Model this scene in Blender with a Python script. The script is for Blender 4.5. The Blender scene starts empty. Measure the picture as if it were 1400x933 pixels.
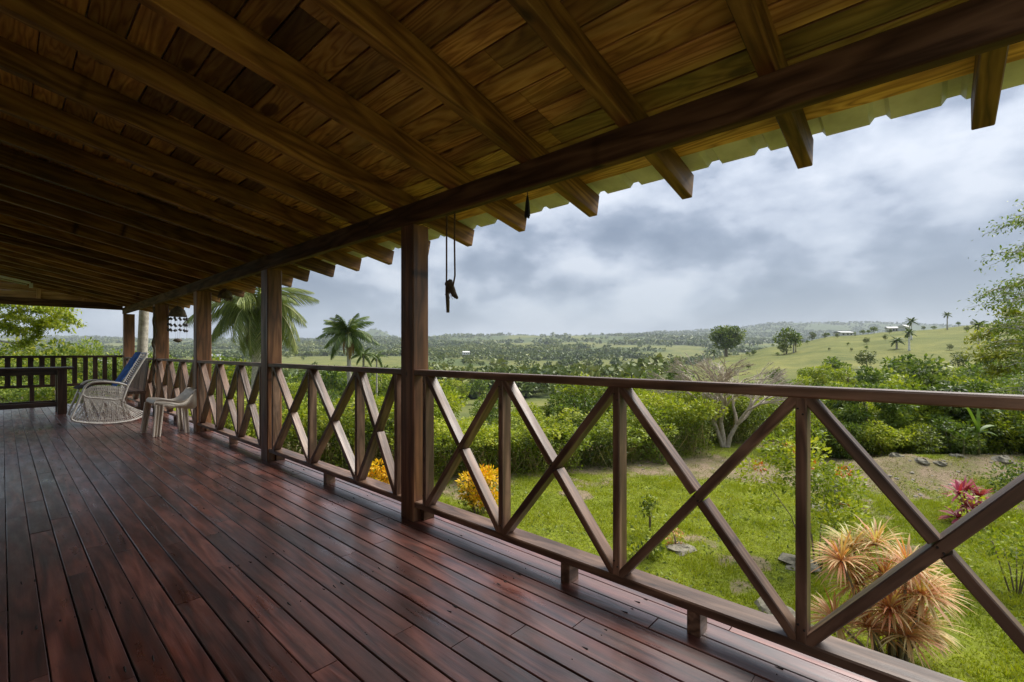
import bpy, math, random
import numpy as np
from mathutils import Vector, Matrix, Quaternion

# ------------------------------------------------------------------ scene, camera, sky, sun
SC = bpy.context.scene
COL = SC.collection
R = random.Random(7)
CAM_H = 1.17
F_PX, CX, HY = 630.0, 700.0, 481.0
TH = math.atan(697 / 630.0)
SN, CS = math.sin(TH), math.cos(TH)
GZ = -1.8                      # lawn level

cam_d = bpy.data.cameras.new('camera')
cam = bpy.data.objects.new('camera', cam_d)
COL.objects.link(cam)
cam.location = (0, 0, CAM_H)
cam.rotation_euler = (math.radians(90), 0, -TH)
cam_d.sensor_width = 36.0
cam_d.lens = 36.0 * F_PX / 1400.0
cam_d.shift_y = (HY - 466.5) / 1400.0
cam_d.clip_start = 0.05
cam_d.clip_end = 20000
SC.camera = cam

SC.view_settings.view_transform = 'Standard'
SC.view_settings.look = 'None'
SC.view_settings.gamma = 1.0
SC.view_settings.exposure = 2.27
SC.cycles.use_denoising = True
SC.cycles.max_bounces = 10
SC.cycles.diffuse_bounces = 7
SC.cycles.glossy_bounces = 3
SC.cycles.transmission_bounces = 4
SC.cycles.caustics_reflective = False
SC.cycles.caustics_refractive = False
SC.cycles.sample_clamp_indirect = 4.0

SUN_EL, SUN_AZ = 50.0, 108.0     # degrees; azimuth from +Y towards +X


class NT:
    """tiny node-tree helper"""
    def __init__(s, tree):
        s.t = tree
        tree.nodes.clear()

    def n(s, typ, ins=None, **props):
        nd = s.t.nodes.new(typ)
        for k, v in props.items():
            setattr(nd, k, v)
        for k, v in (ins or {}).items():
            sock = nd.inputs[k]
            if isinstance(v, bpy.types.NodeSocket):
                s.t.links.new(v, sock)
            else:
                sock.default_value = v
        return nd

    def math(s, op, a, b=None, c=None, clamp=False):
        nd = s.t.nodes.new('ShaderNodeMath')
        nd.operation = op
        nd.use_clamp = clamp
        for i, v in enumerate((a, b, c)):
            if v is None:
                continue
            if isinstance(v, bpy.types.NodeSocket):
                s.t.links.new(v, nd.inputs[i])
            else:
                nd.inputs[i].default_value = v
        return nd.outputs[0]

    def vmath(s, op, a, b=None):
        nd = s.t.nodes.new('ShaderNodeVectorMath')
        nd.operation = op
        for i, v in enumerate((a, b)):
            if v is None:
                continue
            if isinstance(v, bpy.types.NodeSocket):
                s.t.links.new(v, nd.inputs[i])
            else:
                nd.inputs[i].default_value = v
        return nd.outputs[0]

    def ramp(s, fac, stops, interp='LINEAR'):
        nd = s.t.nodes.new('ShaderNodeValToRGB')
        e = nd.color_ramp
        e.interpolation = interp
        while len(e.elements) < len(stops):
            e.elements.new(0.5)
        for el, (p, c) in zip(e.elements, stops):
            el.position = p
            el.color = (*c, 1) if not isinstance(c, float) else (c, c, c, 1)
        s.t.links.new(fac, nd.inputs[0])
        return nd.outputs[0]

    def mix(s, fac, a, b, mode='MIX'):
        nd = s.t.nodes.new('ShaderNodeMix')
        nd.data_type = 'RGBA'
        nd.blend_type = mode
        for sock, v in ((nd.inputs[0], fac), (nd.inputs[6], a), (nd.inputs[7], b)):
            if isinstance(v, bpy.types.NodeSocket):
                s.t.links.new(v, sock)
            elif isinstance(v, (tuple, list)):
                sock.default_value = (*v[:3], 1)
            else:
                sock.default_value = v
        return nd.outputs[2]

    def noise(s, vec, scale, detail=4.0, rough=0.55, dist=0.0):
        nd = s.n('ShaderNodeTexNoise', {'Scale': scale, 'Detail': detail, 'Roughness': rough, 'Distortion': dist})
        if vec is not None:
            s.t.links.new(vec, nd.inputs['Vector'])
        return nd.outputs['Fac']

    def link(s, a, b):
        s.t.links.new(a, b)


world = bpy.data.worlds.new('World')
SC.world = world
world.use_nodes = True
g = NT(world.node_tree)
sky = g.n('ShaderNodeTexSky', sky_type='NISHITA', sun_disc=False,
          sun_elevation=math.radians(SUN_EL), sun_rotation=math.radians(SUN_AZ))
tc = g.n('ShaderNodeTexCoord')
sep = g.n('ShaderNodeSeparateXYZ', {0: tc.outputs['Generated']})
dz = g.math('MAXIMUM', sep.outputs[2], 0.0)
den = g.math('ADD', g.math('MULTIPLY', dz, 0.45), 0.62)
cv = g.n('ShaderNodeCombineXYZ', {0: g.math('DIVIDE', sep.outputs[0], den), 1: g.math('DIVIDE', sep.outputs[1], den), 2: g.math('MULTIPLY', dz, 2.3)})
big = g.noise(cv.outputs[0], 2.1, 2.0, 0.45, 0.25)
mid = g.noise(cv.outputs[0], 4.3, 11.0, 0.55, 0.0)
dens = g.math('ADD', g.math('MULTIPLY', big, 0.42), g.math('MULTIPLY', mid, 0.58))
ccol = g.ramp(dens, [(0.38, (0.66, 0.70, 0.77)), (0.44, (0.52, 0.57, 0.655)), (0.475, (0.44, 0.49, 0.58)), (0.50, (0.345, 0.395, 0.485)), (0.54, (0.26, 0.31, 0.395)), (0.60, (0.185, 0.23, 0.31))])
hz = g.ramp(dz, [(0.0, 1.0), (0.05, 0.75), (0.14, 0.18), (0.3, 0.0)])
ccol = g.mix(g.math('MULTIPLY', hz, 0.6), ccol, (0.50, 0.585, 0.72))
bg_sky = g.n('ShaderNodeBackground', {'Color': sky.outputs[0], 'Strength': 0.06})
# an overcast sky is about twice as bright overhead as at the horizon
over = g.math('ADD', 1.0, g.math('MULTIPLY', dz, 1.7))
bg_cl = g.n('ShaderNodeBackground', {'Color': ccol, 'Strength': g.math('MULTIPLY', over, 0.170)})
mixw = g.n('ShaderNodeMixShader', {0: 0.94, 1: bg_sky.outputs[0], 2: bg_cl.outputs[0]})
wo = g.n('ShaderNodeOutputWorld', {0: mixw.outputs[0]})

sun_d = bpy.data.lights.new('sun', 'SUN')
sun_d.energy = 1.4
sun_d.angle = math.radians(36)      # a broad bright patch of cloud
sun_d.color = (1.0, 0.95, 0.87)
sun = bpy.data.objects.new('sun', sun_d)
COL.objects.link(sun)
_el, _az = math.radians(SUN_EL), math.radians(SUN_AZ)
_sd = Vector((math.sin(_az) * math.cos(_el), math.cos(_az) * math.cos(_el), math.sin(_el)))
sun.rotation_euler = _sd.to_track_quat('Z', 'Y').to_euler()
sun.location = (0, 0, 30)


# ------------------------------------------------------------------ helpers: pixels of the survey to places in the world
def ray(px, py):
    u, v = (px - CX) / F_PX, -(py - HY) / F_PX
    return Vector((SN + u * CS, CS - u * SN, v))


def at_depth(px, py, d):
    return Vector((0, 0, CAM_H)) + ray(px, py) * d


def on_z(px, py, z):
    r = ray(px, py)
    return Vector((0, 0, CAM_H)) + r * ((z - CAM_H) / r.z)


# ------------------------------------------------------------------ helpers: meshes and objects
def mesh(name, V, Fc, mat, tint=None, smooth=False):
    me = bpy.data.meshes.new(name)
    V = np.asarray(V, dtype=np.float32)
    if isinstance(Fc, np.ndarray):
        nv, nf, k = len(V), len(Fc), Fc.shape[1]
        me.vertices.add(nv)
        me.vertices.foreach_set('co', V.ravel())
        me.loops.add(nf * k)
        me.loops.foreach_set('vertex_index', Fc.astype(np.int32).ravel())
        me.polygons.add(nf)
        me.polygons.foreach_set('loop_start', np.arange(0, nf * k, k, dtype=np.int32))
        me.polygons.foreach_set('loop_total', np.full(nf, k, dtype=np.int32))
        me.update(calc_edges=True)
    else:
        me.from_pydata([tuple(map(float, v)) for v in V], [], Fc)
        me.update()
    if tint is not None:
        at = me.attributes.new('tint', 'FLOAT', 'POINT')
        at.data.foreach_set('value', np.asarray(tint, dtype=np.float32))
    if smooth:
        me.polygons.foreach_set('use_smooth', np.ones(len(me.polygons), dtype=bool))
    if mat:
        me.materials.append(mat)
    return me


def obj(name, me, parent=None, loc=(0, 0, 0), rot=None):
    o = bpy.data.objects.new(name, me)
    COL.objects.link(o)
    o.location = loc
    if rot is not None:
        if isinstance(rot, Quaternion):
            o.rotation_euler = rot.to_euler()
        elif isinstance(rot, Matrix):
            o.rotation_euler = rot.to_euler()
        else:
            o.rotation_euler = rot
    if parent is not None:
        o.parent = parent
    return o


def tag(o, label=None, cat=None, group=None, kind=None):
    if label: o['label'] = label
    if cat: o['category'] = cat
    if group: o['group'] = group
    if kind: o['kind'] = kind
    return o


def thing(name, label, cat, loc=(0, 0, 0), rz=0.0, group=None):
    o = bpy.data.objects.new(name, None)
    o.empty_display_size = 0.2
    COL.objects.link(o)
    o.location = loc
    o.rotation_euler = (0, 0, rz)
    return tag(o, label, cat, group)


def copy_tree(root, loc=None, rz=None, sc=None, label=None, group=None):
    r = root.copy()
    COL.objects.link(r)
    if loc is not None: r.location = loc
    if rz is not None: r.rotation_euler = (0, 0, rz)
    if sc is not None: r.scale = (sc, sc, sc)
    if label: r['label'] = label
    if group: r['group'] = group
    for ch in list(root.children):
        c = ch.copy()
        COL.objects.link(c)
        c.parent = r
        for gch in list(ch.children):
            d = gch.copy()
            COL.objects.link(d)
            d.parent = c
    return r


class MB:
    """collects shapes into one mesh"""
    def __init__(s):
        s.v, s.f = [], []

    def add(s, V, Fc):
        k = len(s.v)
        s.v += [tuple(v) for v in V]
        s.f += [tuple(i + k for i in f) for f in Fc]

    def box(s, c, d, m=None, ch=0.0):
        V, Fc = chbox(d, ch)
        V = [Vector(v) for v in V]
        if m is not None: V = [m @ v for v in V]
        c = Vector(c)
        s.add([v + c for v in V], Fc)

    def bar(s, p, q, w, h, up=(0, 0, 1), ch=0.0):
        p, q = Vector(p), Vector(q)
        m = frame(q - p, up)
        s.box((p + q) / 2, ((q - p).length, w, h), m, ch)

    def tube(s, pts, rad, n=6, cap=True):
        V, Fc = tube(pts, rad, n, cap)
        s.add(V, Fc)

    def build(s, name, mat, parent=None, smooth=False, loc=(0, 0, 0), rot=None):
        return obj(name, mesh(name, s.v, s.f, mat, smooth=smooth), parent, loc, rot)


def frame(d, up=(0, 0, 1)):
    x = Vector(d).normalized()
    up = Vector(up)
    y = up.cross(x)
    if y.length < 1e-4: y = Vector((0, 1, 0)).cross(x)
    y.normalize()
    z = x.cross(y)
    return Matrix((x, y, z)).transposed()


def chbox(d, ch=0.0):
    hx, hy, hz = d[0] / 2, d[1] / 2, d[2] / 2
    if ch <= 0:
        V = [(sx * hx, sy * hy, sz * hz) for sx in (-1, 1) for sy in (-1, 1) for sz in (-1, 1)]
        return V, [(0, 1, 3, 2), (4, 6, 7, 5), (0, 4, 5, 1), (2, 3, 7, 6), (0, 2, 6, 4), (1, 5, 7, 3)]
    # chamfer along the long (x) edges
    c = min(ch, hy * .9, hz * .9)
    ring = [(-hy + c, -hz), (hy - c, -hz), (hy, -hz + c), (hy, hz - c), (hy - c, hz), (-hy + c, hz), (-hy, hz - c), (-hy, -hz + c)]
    V = [(-hx, y, z) for y, z in ring] + [(hx, y, z) for y, z in ring]
    Fc = [tuple(range(7, -1, -1)), tuple(range(8, 16))]
    for i in range(8):
        j = (i + 1) % 8
        Fc.append((i, j, 8 + j, 8 + i))
    return V, Fc


def tube(pts, rad, n=6, cap=True):
    pts = [Vector(p) for p in pts]
    if not isinstance(rad, (list, tuple)): rad = [rad] * len(pts)
    V, Fc = [], []
    ref = None
    for i, p in enumerate(pts):
        t = (pts[min(i + 1, len(pts) - 1)] - pts[max(i - 1, 0)])
        if t.length < 1e-9: t = Vector((0, 0, 1))
        t.normalize()
        if ref is None:
            ref = t.orthogonal().normalized()
        ref = (ref - t * ref.dot(t))
        if ref.length < 1e-6: ref = t.orthogonal()
        ref.normalize()
        b = t.cross(ref)
        for k in range(n):
            a = 2 * math.pi * k / n
            V.append(p + (ref * math.cos(a) + b * math.sin(a)) * rad[i])
    for i in range(len(pts) - 1):
        for k in range(n):
            k2 = (k + 1) % n
            Fc.append((i * n + k, i * n + k2, (i + 1) * n + k2, (i + 1) * n + k))
    if cap:
        Fc.append(tuple(range(n - 1, -1, -1)))
        Fc.append(tuple((len(pts) - 1) * n + k for k in range(n)))
    return V, Fc


def lathe(profile, n=12):
    V, Fc = [], []
    for r, z in profile:
        for k in range(n):
            a = 2 * math.pi * k / n
            V.append((r * math.cos(a), r * math.sin(a), z))
    for i in range(len(profile) - 1):
        for k in range(n):
            k2 = (k + 1) % n
            Fc.append((i * n + k, i * n + k2, (i + 1) * n + k2, (i + 1) * n + k))
    return V, Fc


def plank(name, parent, p, q, w, h, mat, up=(0, 0, 1), ch=0.004, label=None, kind=None):
    """a board whose length runs along its own x axis"""
    p, q = Vector(p), Vector(q)
    L = (q - p).length
    V, Fc = chbox((L, w, h), ch)
    o = obj(name, mesh(name, V, Fc, mat), parent, (p + q) / 2, frame(q - p, up))
    return o


# ------------------------------------------------------------------ materials
def new_mat(name):
    m = bpy.data.materials.new(name)
    m.use_nodes = True
    return m, NT(m.node_tree)


def wood(name, dark, midc, light, rough=0.5, ring=9.0, vary=(0.6, 1.2), knots=0.0, stain=0.5, bump=0.25, coat=0.0,
         darkboards=0.0, rough_var=0.2, wear=None, spec=0.5, fine=1.0):
    m, g = new_mat(name)
    tc = g.n('ShaderNodeTexCoord')
    oi = g.n('ShaderNodeObjectInfo')
    off = g.n('ShaderNodeCombineXYZ', {0: g.math('MULTIPLY', oi.outputs['Random'], 57.0), 1: g.math('MULTIPLY', oi.outputs['Random'], 91.0), 2: g.math('MULTIPLY', oi.outputs['Random'], 33.0)})
    base = g.vmath('ADD', tc.outputs['Object'], off.outputs[0])
    lo = g.vmath('MULTIPLY', base, (0.55, 5.0, 5.0))
    hi = g.vmath('MULTIPLY', base, (2.5, 70.0, 70.0))
    field = g.noise(lo, 1.1, 3.0, 0.5, 0.35)
    rings = g.math('PINGPONG', g.math('MULTIPLY', field, ring), 0.5)
    rings = g.math('MULTIPLY', rings, 2.0)
    fib = g.noise(hi, 1.0 * fine, 4.0, 0.65)
    gfac = g.math('ADD', g.math('MULTIPLY', rings, 0.5), g.math('MULTIPLY', fib, 0.5))
    col = g.ramp(gfac, [(0.2, dark), (0.5, midc), (0.8, light)])
    # blotches
    bl = g.noise(g.vmath('MULTIPLY', base, (0.9, 2.6, 2.6)), 1.3, 5.0, 0.6, 0.4)
    blr = g.ramp(bl, [(0.35, 1.0 - stain), (0.62, 1.0)])
    col = g.mix(1.0, col, blr, 'MULTIPLY')
    # board to board
    rnd = g.n('ShaderNodeTexWhiteNoise', {'W': g.math('MULTIPLY', oi.outputs['Random'], 913.0)}, noise_dimensions='1D')
    val = g.n('ShaderNodeMapRange', {0: rnd.outputs[0], 3: vary[0], 4: vary[1]}).outputs[0]
    if darkboards > 0:
        r2 = g.n('ShaderNodeTexWhiteNoise', {'W': g.math('MULTIPLY', oi.outputs['Random'], 377.0)}, noise_dimensions='1D')
        dk = g.math('LESS_THAN', r2.outputs[0], darkboards)
        val = g.math('MULTIPLY', val, g.math('SUBTRACT', 1.0, g.math('MULTIPLY', dk, 0.62)))
    cv = g.n('ShaderNodeCombineColor', {0: val, 1: val, 2: val})
    col = g.mix(1.0, col, cv.outputs[0], 'MULTIPLY')
    if knots > 0:
        vor = g.n('ShaderNodeTexVoronoi', {'Vector': g.vmath('MULTIPLY', base, (1.0, 2.2, 0.0)), 'Scale': 1.6}, voronoi_dimensions='2D')
        thr = g.n('ShaderNodeTexWhiteNoise', {'Vector': vor.outputs['Position']}, noise_dimensions='3D')
        rad = g.math('MULTIPLY', g.math('POWER', thr.outputs[0], 2.0), knots)
        wob = g.math('ADD', vor.outputs['Distance'], g.math('MULTIPLY', g.math('SUBTRACT', fib, 0.5), 0.05))
        kf = g.n('ShaderNodeMapRange', {0: g.math('SUBTRACT', wob, rad), 1: -0.02, 2: 0.03, 3: 1.0, 4: 0.0}).outputs[0]
        col = g.mix(g.math('MULTIPLY', kf, 0.9), col, (dark[0] * .18, dark[1] * .15, dark[2] * .15))
    r0 = rough
    rn = g.noise(g.vmath('MULTIPLY', base, (1.2, 6.0, 6.0)), 1.6, 5.0, 0.6)
    if wear:
        wf = g.ramp(g.noise(g.vmath('MULTIPLY', base, (1.0, 4.0, 4.0)), 2.1, 6.0, 0.68), [(0.53, 0.0), (0.66, 1.0)])
        col = g.mix(g.math('MULTIPLY', wf, 0.7), col, wear)
    rgh = g.n('ShaderNodeMapRange', {0: rn, 1: 0.3, 2: 0.7, 3: r0 - rough_var / 2, 4: r0 + rough_var}).outputs[0]
    hgt = g.math('ADD', g.math('MULTIPLY', fib, 0.7), g.math('MULTIPLY', rings, 0.3))
    bp = g.n('ShaderNodeBump', {'Strength': bump, 'Distance': 0.004, 'Height': hgt})
    p = g.n('ShaderNodeBsdfPrincipled', {'Base Color': col, 'Roughness': rgh, 'Normal': bp.outputs[0], 'Specular IOR Level': spec})
    if coat > 0:
        p.inputs['Coat Weight'].default_value = coat
        p.inputs['Coat Roughness'].default_value = 0.22
    g.n('ShaderNodeOutputMaterial', {0: p.outputs[0]})
    return m


def leafmat(name, cols, rough=0.5, trans=0.35, spec=0.3):
    """foliage: colour by a per-leaf attribute"""
    m, g = new_mat(name)
    at = g.n('ShaderNodeAttribute', attribute_name='tint')
    oi = g.n('ShaderNodeObjectInfo')
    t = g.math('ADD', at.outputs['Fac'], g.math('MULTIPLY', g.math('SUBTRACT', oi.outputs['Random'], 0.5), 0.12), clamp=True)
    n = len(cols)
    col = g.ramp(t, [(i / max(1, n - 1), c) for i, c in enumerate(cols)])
    p = g.n('ShaderNodeBsdfPrincipled', {'Base Color': col, 'Roughness': rough, 'Specular IOR Level': spec})
    tcol = g.mix(1.0, col, (1.15, 1.2, 0.5), 'MULTIPLY')
    tr = g.n('ShaderNodeBsdfTranslucent', {'Color': tcol})
    mx = g.n('ShaderNodeMixShader', {0: trans, 1: p.outputs[0], 2: tr.outputs[0]})
    g.n('ShaderNodeOutputMaterial', {0: mx.outputs[0]})
    return m


def plain(name, col, rough=0.6, var=0.25, scale=6.0, bump=0.2, metal=0.0, col2=None, spec=0.5):
    m, g = new_mat(name)
    tc = g.n('ShaderNodeTexCoord')
    nz = g.noise(tc.outputs['Object'], scale, 6.0, 0.62)
    c2 = col2 or tuple(c * (1 - var) * .75 for c in col)
    c = g.ramp(nz, [(0.3, c2), (0.68, col)])
    bp = g.n('ShaderNodeBump', {'Strength': bump, 'Distance': 0.02, 'Height': nz})
    p = g.n('ShaderNodeBsdfPrincipled', {'Base Color': c, 'Roughness': rough, 'Metallic': metal, 'Normal': bp.outputs[0], 'Specular IOR Level': spec})
    g.n('ShaderNodeOutputMaterial', {0: p.outputs[0]})
    return m


M_DECK = wood('deck_wood', (0.052, 0.015, 0.011), (0.125, 0.036, 0.025), (0.20, 0.070, 0.050), rough=0.36, ring=7, vary=(0.65, 1.25),
              knots=0.035, stain=0.65, bump=0.4, rough_var=0.3, wear=(0.026, 0.013, 0.012), spec=1.0, coat=0.6)
M_RAIL = wood('rail_wood', (0.075, 0.040, 0.025), (0.165, 0.093, 0.060), (0.27, 0.165, 0.113), rough=0.40, ring=8, vary=(0.75, 1.2), stain=0.5, bump=0.5, knots=0.03, wear=(0.05, 0.030, 0.022))
M_POST = wood('post_wood', (0.075, 0.030, 0.013), (0.175, 0.075, 0.033), (0.27, 0.128, 0.060), rough=0.42, ring=6, vary=(0.85, 1.15), stain=0.4, bump=0.25, knots=0.04)
M_PINE = wood('pine_plank', (0.30, 0.130, 0.045), (0.56, 0.295, 0.092), (0.70, 0.43, 0.165), rough=0.5, ring=17, fine=1.4, vary=(0.5, 1.25), knots=0.13, stain=0.6,
              bump=0.2, darkboards=0.15)
M_RAFT = wood('rafter_wood', (0.13, 0.056, 0.018), (0.29, 0.140, 0.043), (0.43, 0.235, 0.078), rough=0.55, ring=9, vary=(0.5, 1.2), knots=0.05, stain=0.6, bump=0.3, spec=0.3)
M_BEAM = wood('beam_wood', (0.045, 0.023, 0.012), (0.095, 0.050, 0.026), (0.15, 0.086, 0.047), rough=0.7, ring=8, vary=(0.9, 1.1), knots=0.05, stain=0.45, bump=0.4, spec=0.2)
M_DARKW = wood('dark_furniture_wood', (0.022, 0.010, 0.006), (0.055, 0.026, 0.015), (0.09, 0.045, 0.026), rough=0.4, ring=7, vary=(0.8, 1.2), stain=0.4)
M_GABLE = wood('gable_wood', (0.34, 0.17, 0.075), (0.60, 0.34, 0.17), (0.72, 0.45, 0.24), rough=0.55, ring=8, vary=(0.75, 1.1), stain=0.4)
M_BENCHW = wood('bench_wood', (0.10, 0.06, 0.04), (0.21, 0.13, 0.09), (0.30, 0.20, 0.145), rough=0.5, ring=7, vary=(0.7, 1.2), stain=0.4)
M_TRUNK = plain('bark', (0.30, 0.24, 0.17), 0.9, 0.5, 9.0, 0.8)
M_PALE = plain('pale_bark', (0.47, 0.43, 0.36), 0.85, 0.4, 12.0, 0.6)
M_BARE = plain('bare_bark', (0.56, 0.47, 0.37), 0.85, 0.3, 14.0, 0.5)
M_METAL = plain('galvanised_sheet', (0.72, 0.72, 0.80), 0.5, 0.15, 5.0, 0.05, metal=0.0)
M_ROPE = plain('rope_fibre', (0.16, 0.10, 0.06), 0.9, 0.4, 60.0, 0.5)
M_WHITE = plain('white_cord', (0.86, 0.84, 0.79), 0.7, 0.25, 25.0, 0.3, col2=(.74, .71, .64))
M_BLUE = plain('blue_cloth', (0.035, 0.17, 0.62), 0.85, 0.5, 14.0, 0.5)
M_NAVY = plain('dark_cloth', (0.030, 0.022, 0.030), 0.9, 0.4, 14.0, 0.5)
M_PLASTIC = plain('beige_plastic', (0.78, 0.72, 0.64), 0.35, 0.18, 5.0, 0.03, col2=(.70, .63, .54))
M_BLACK = plain('black_tassel', (0.012, 0.012, 0.016), 0.6, 0.3, 20.0, 0.3)
M_SHELL = plain('dark_shell', (0.07, 0.06, 0.07), 0.5, 0.4, 30.0, 0.2)
M_STRAW = plain('brown_husk', (0.13, 0.10, 0.07), 0.9, 0.5, 25.0, 0.7)
M_STONE = plain('grey_stone', (0.36, 0.315, 0.25), 0.9, 0.5, 7.0, 0.8)
M_SLAB = plain('mossy_stone', (0.25, 0.225, 0.165), 0.95, 0.5, 9.0, 0.9)
M_PLASTER = plain('white_plaster', (0.75, 0.74, 0.70), 0.8, 0.15, 2.0, 0.1)
M_ROOFG = plain('grey_roofing', (0.33, 0.34, 0.35), 0.6, 0.3, 2.0, 0.1)
M_GLASSD = plain('dark_window', (0.04, 0.045, 0.05), 0.15, 0.2, 2.0, 0.0)
M_LAMP = plain('white_enamel', (0.62, 0.62, 0.56), 0.4, 0.1, 3.0, 0.0)
M_NAIL = plain('rusty_nail', (0.012, 0.010, 0.010), 0.6, 0.3, 30.0, 0.0)

L_HEDGE = leafmat('hedge_leaf', [(0.045, 0.066, 0.014), (0.125, 0.165, 0.020), (0.26, 0.31, 0.028), (0.42, 0.43, 0.036)])
L_LIME = leafmat('lime_leaf', [(0.09, 0.13, 0.015), (0.20, 0.26, 0.020), (0.34, 0.39, 0.030), (0.48, 0.48, 0.05)])
L_DARK = leafmat('dark_leaf', [(0.036, 0.060, 0.016), (0.080, 0.125, 0.026), (0.15, 0.205, 0.038), (0.26, 0.29, 0.05)])
L_FEATH = leafmat('feathery_leaf', [(0.055, 0.092, 0.018), (0.115, 0.175, 0.028), (0.20, 0.265, 0.040), (0.32, 0.36, 0.055)])
L_YELL = leafmat('yellow_leaf', [(0.36, 0.24, 0.010), (0.74, 0.46, 0.012), (0.86, 0.60, 0.020), (0.80, 0.36, 0.02)], trans=0.25)
L_PALM = leafmat('palm_leaf', [(0.05, 0.085, 0.025), (0.10, 0.15, 0.035), (0.17, 0.22, 0.05), (0.30, 0.31, 0.11)], trans=0.2)
L_PALMD = leafmat('drooping_palm_leaf', [(0.09, 0.12, 0.035), (0.16, 0.20, 0.05), (0.25, 0.28, 0.08), (0.40, 0.38, 0.18)], trans=0.25)
L_DEADP = leafmat('dead_frond', [(0.16, 0.09, 0.03), (0.32, 0.19, 0.06), (0.42, 0.28, 0.10)], trans=0.2)
L_TI = leafmat('ti_leaf', [(0.50, 0.16, 0.08), (0.62, 0.30, 0.14), (0.62, 0.42, 0.19), (0.60, 0.50, 0.24), (0.30, 0.36, 0.09)], trans=0.3)
L_PINK = leafmat('pink_leaf', [(0.22, 0.015, 0.04), (0.48, 0.04, 0.10), (0.62, 0.18, 0.22), (0.55, 0.34, 0.30)], trans=0.25)
L_ORANGE = leafmat('orange_petal', [(0.62, 0.14, 0.02), (0.72, 0.24, 0.04)], trans=0.2)
L_STALK = leafmat('dry_stalk', [(0.14, 0.12, 0.045), (0.26, 0.21, 0.085), (0.36, 0.30, 0.13), (0.20, 0.23, 0.05)], trans=0.15)
L_GRASS = leafmat('grass_blade', [(0.11, 0.15, 0.009), (0.205, 0.25, 0.012), (0.29, 0.325, 0.016), (0.40, 0.39, 0.05)], trans=0.35)
L_FOREST = leafmat('forest_leaf', [(0.040, 0.066, 0.020), (0.080, 0.115, 0.028), (0.14, 0.175, 0.038), (0.23, 0.24, 0.06)], trans=0.15)
L_BANANA = leafmat('banana_leaf', [(0.06, 0.12, 0.02), (0.11, 0.19, 0.03), (0.20, 0.26, 0.05)], trans=0.35)

# ------------------------------------------------------------------ veranda floor
DECK_END, DECK_START = 14.3, -2.6
WALL_X = -1.45
floor = thing('veranda_floor', 'long deck of dark reddish brown glossy boards', 'floor')
del floor['category']
tag(floor, kind='structure')
x = 2.145
rows = 0
while x > WALL_X + 0.04:
    w = R.uniform(0.096, 0.107)
    gap = R.uniform(0.003, 0.007)
    y = DECK_START - R.uniform(0, 1.5)
    while y < DECK_END:
        L = R.choice((1.8, 2.4, 3.0, 3.0, 3.6, 4.2, 4.8))
        if x < 0.9: L = R.choice((0.9, 1.2, 1.8, 2.4, 3.0))
        if y > 6: L *= 1.6
        if x < -0.3: L *= 2.5
        e = min(y + L, DECK_END)
        if e > DECK_START + .05 and e - y > .12:
            dzz = R.uniform(-0.0012, 0.0008)
            o = plank('deck_board', floor, (x - w / 2, max(y, DECK_START), -0.015 + dzz), (x - w / 2, e - R.uniform(.002, .006), -0.015 + dzz + R.uniform(-.001, .001)), w, 0.03, M_DECK, up=(R.uniform(-.01, .01), 0, 1), ch=0.0025)
        y = e
    x -= w + gap
    rows += 1
# nail heads in pairs over the joists: one joined part
nb = MB()
for k in range(26):
    yj = -0.2 + k * 0.6
    for i in range(24):
        xx = 2.0 - i * 0.1065 + R.uniform(-.02, .02)
        if R.random() < 0.42: continue
        for dx in (-.022, .022):
            if R.random() < .3: continue
            r_ = R.uniform(.0022, .0045)
            V, Fc = tube([(xx + dx, yj + R.uniform(-.04, .04), -.004), (xx + dx + R.uniform(-.004, .004), yj + R.uniform(-.02, .02), 0.0022)], [r_, r_ * .8], 6)
            V = [Vector(v) for v in V]
            nb.add(V, Fc)
tag(nb.build('nail', M_NAIL, floor), kind='stuff')
for k in range(29):                               # joists below
    yj = -2.4 + k * 0.6
    plank('joist', floor, (WALL_X, yj, -0.11), (2.14, yj, -0.11), 0.05, 0.155, M_DARKW, ch=0)
plank('edge_board', floor, (2.165, DECK_START, -0.13), (2.165, DECK_END, -0.13), 0.03, 0.2, M_RAIL, ch=0.003)
ub = MB()
ub.box((0.3, 5.85, -1.0), (3.3, 16.6, 1.6))
ub.build('plinth', M_STONE, floor)

# house wall that the veranda runs along
wall = thing('wall', 'plain painted house wall behind the veranda', 'wall')
del wall['category']
tag(wall, kind='structure')
wb = MB()
wb.box((WALL_X - 0.1, 2.9, 1.5), (0.2, 11.2, 3.4))
wb.build('wall_face', plain('cream_plaster', (0.62, 0.54, 0.42), 0.85, 0.3, 3.0, 0.2), wall)

# ------------------------------------------------------------------ roof: rafters, planks, sheet
SL = 0.205
RZ0 = 2.195                        # rafter underside at the beam's inner face x = 1.89


def zr(x): return RZ0 - SL * (x - 1.89)


roof = thing('veranda_roof', 'sloping pine plank roof on rafters with a corrugated metal edge above the veranda', 'roof')
RD = 0.14
nvec = Vector((SL, 0, 1)).normalized()
X_IN, X_TAIL = WALL_X - 0.05, 2.60
k = -1
while True:
    y0 = 0.428 + 0.6 * k + (R.uniform(-.015, .015))
    if y0 > 14.0: break
    w = R.uniform(0.058, 0.068)
    off = nvec * (RD / 2)
    xt = X_TAIL + R.uniform(-.03, .03)
    p = Vector((X_IN, y0 + R.uniform(-.02, .02), zr(X_IN))) + off
    q = Vector((xt, y0, zr(xt))) + off
    plank('rafter', roof, p, q, w, RD, M_RAFT, up=nvec, ch=0.004)
    k += 1
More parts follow.
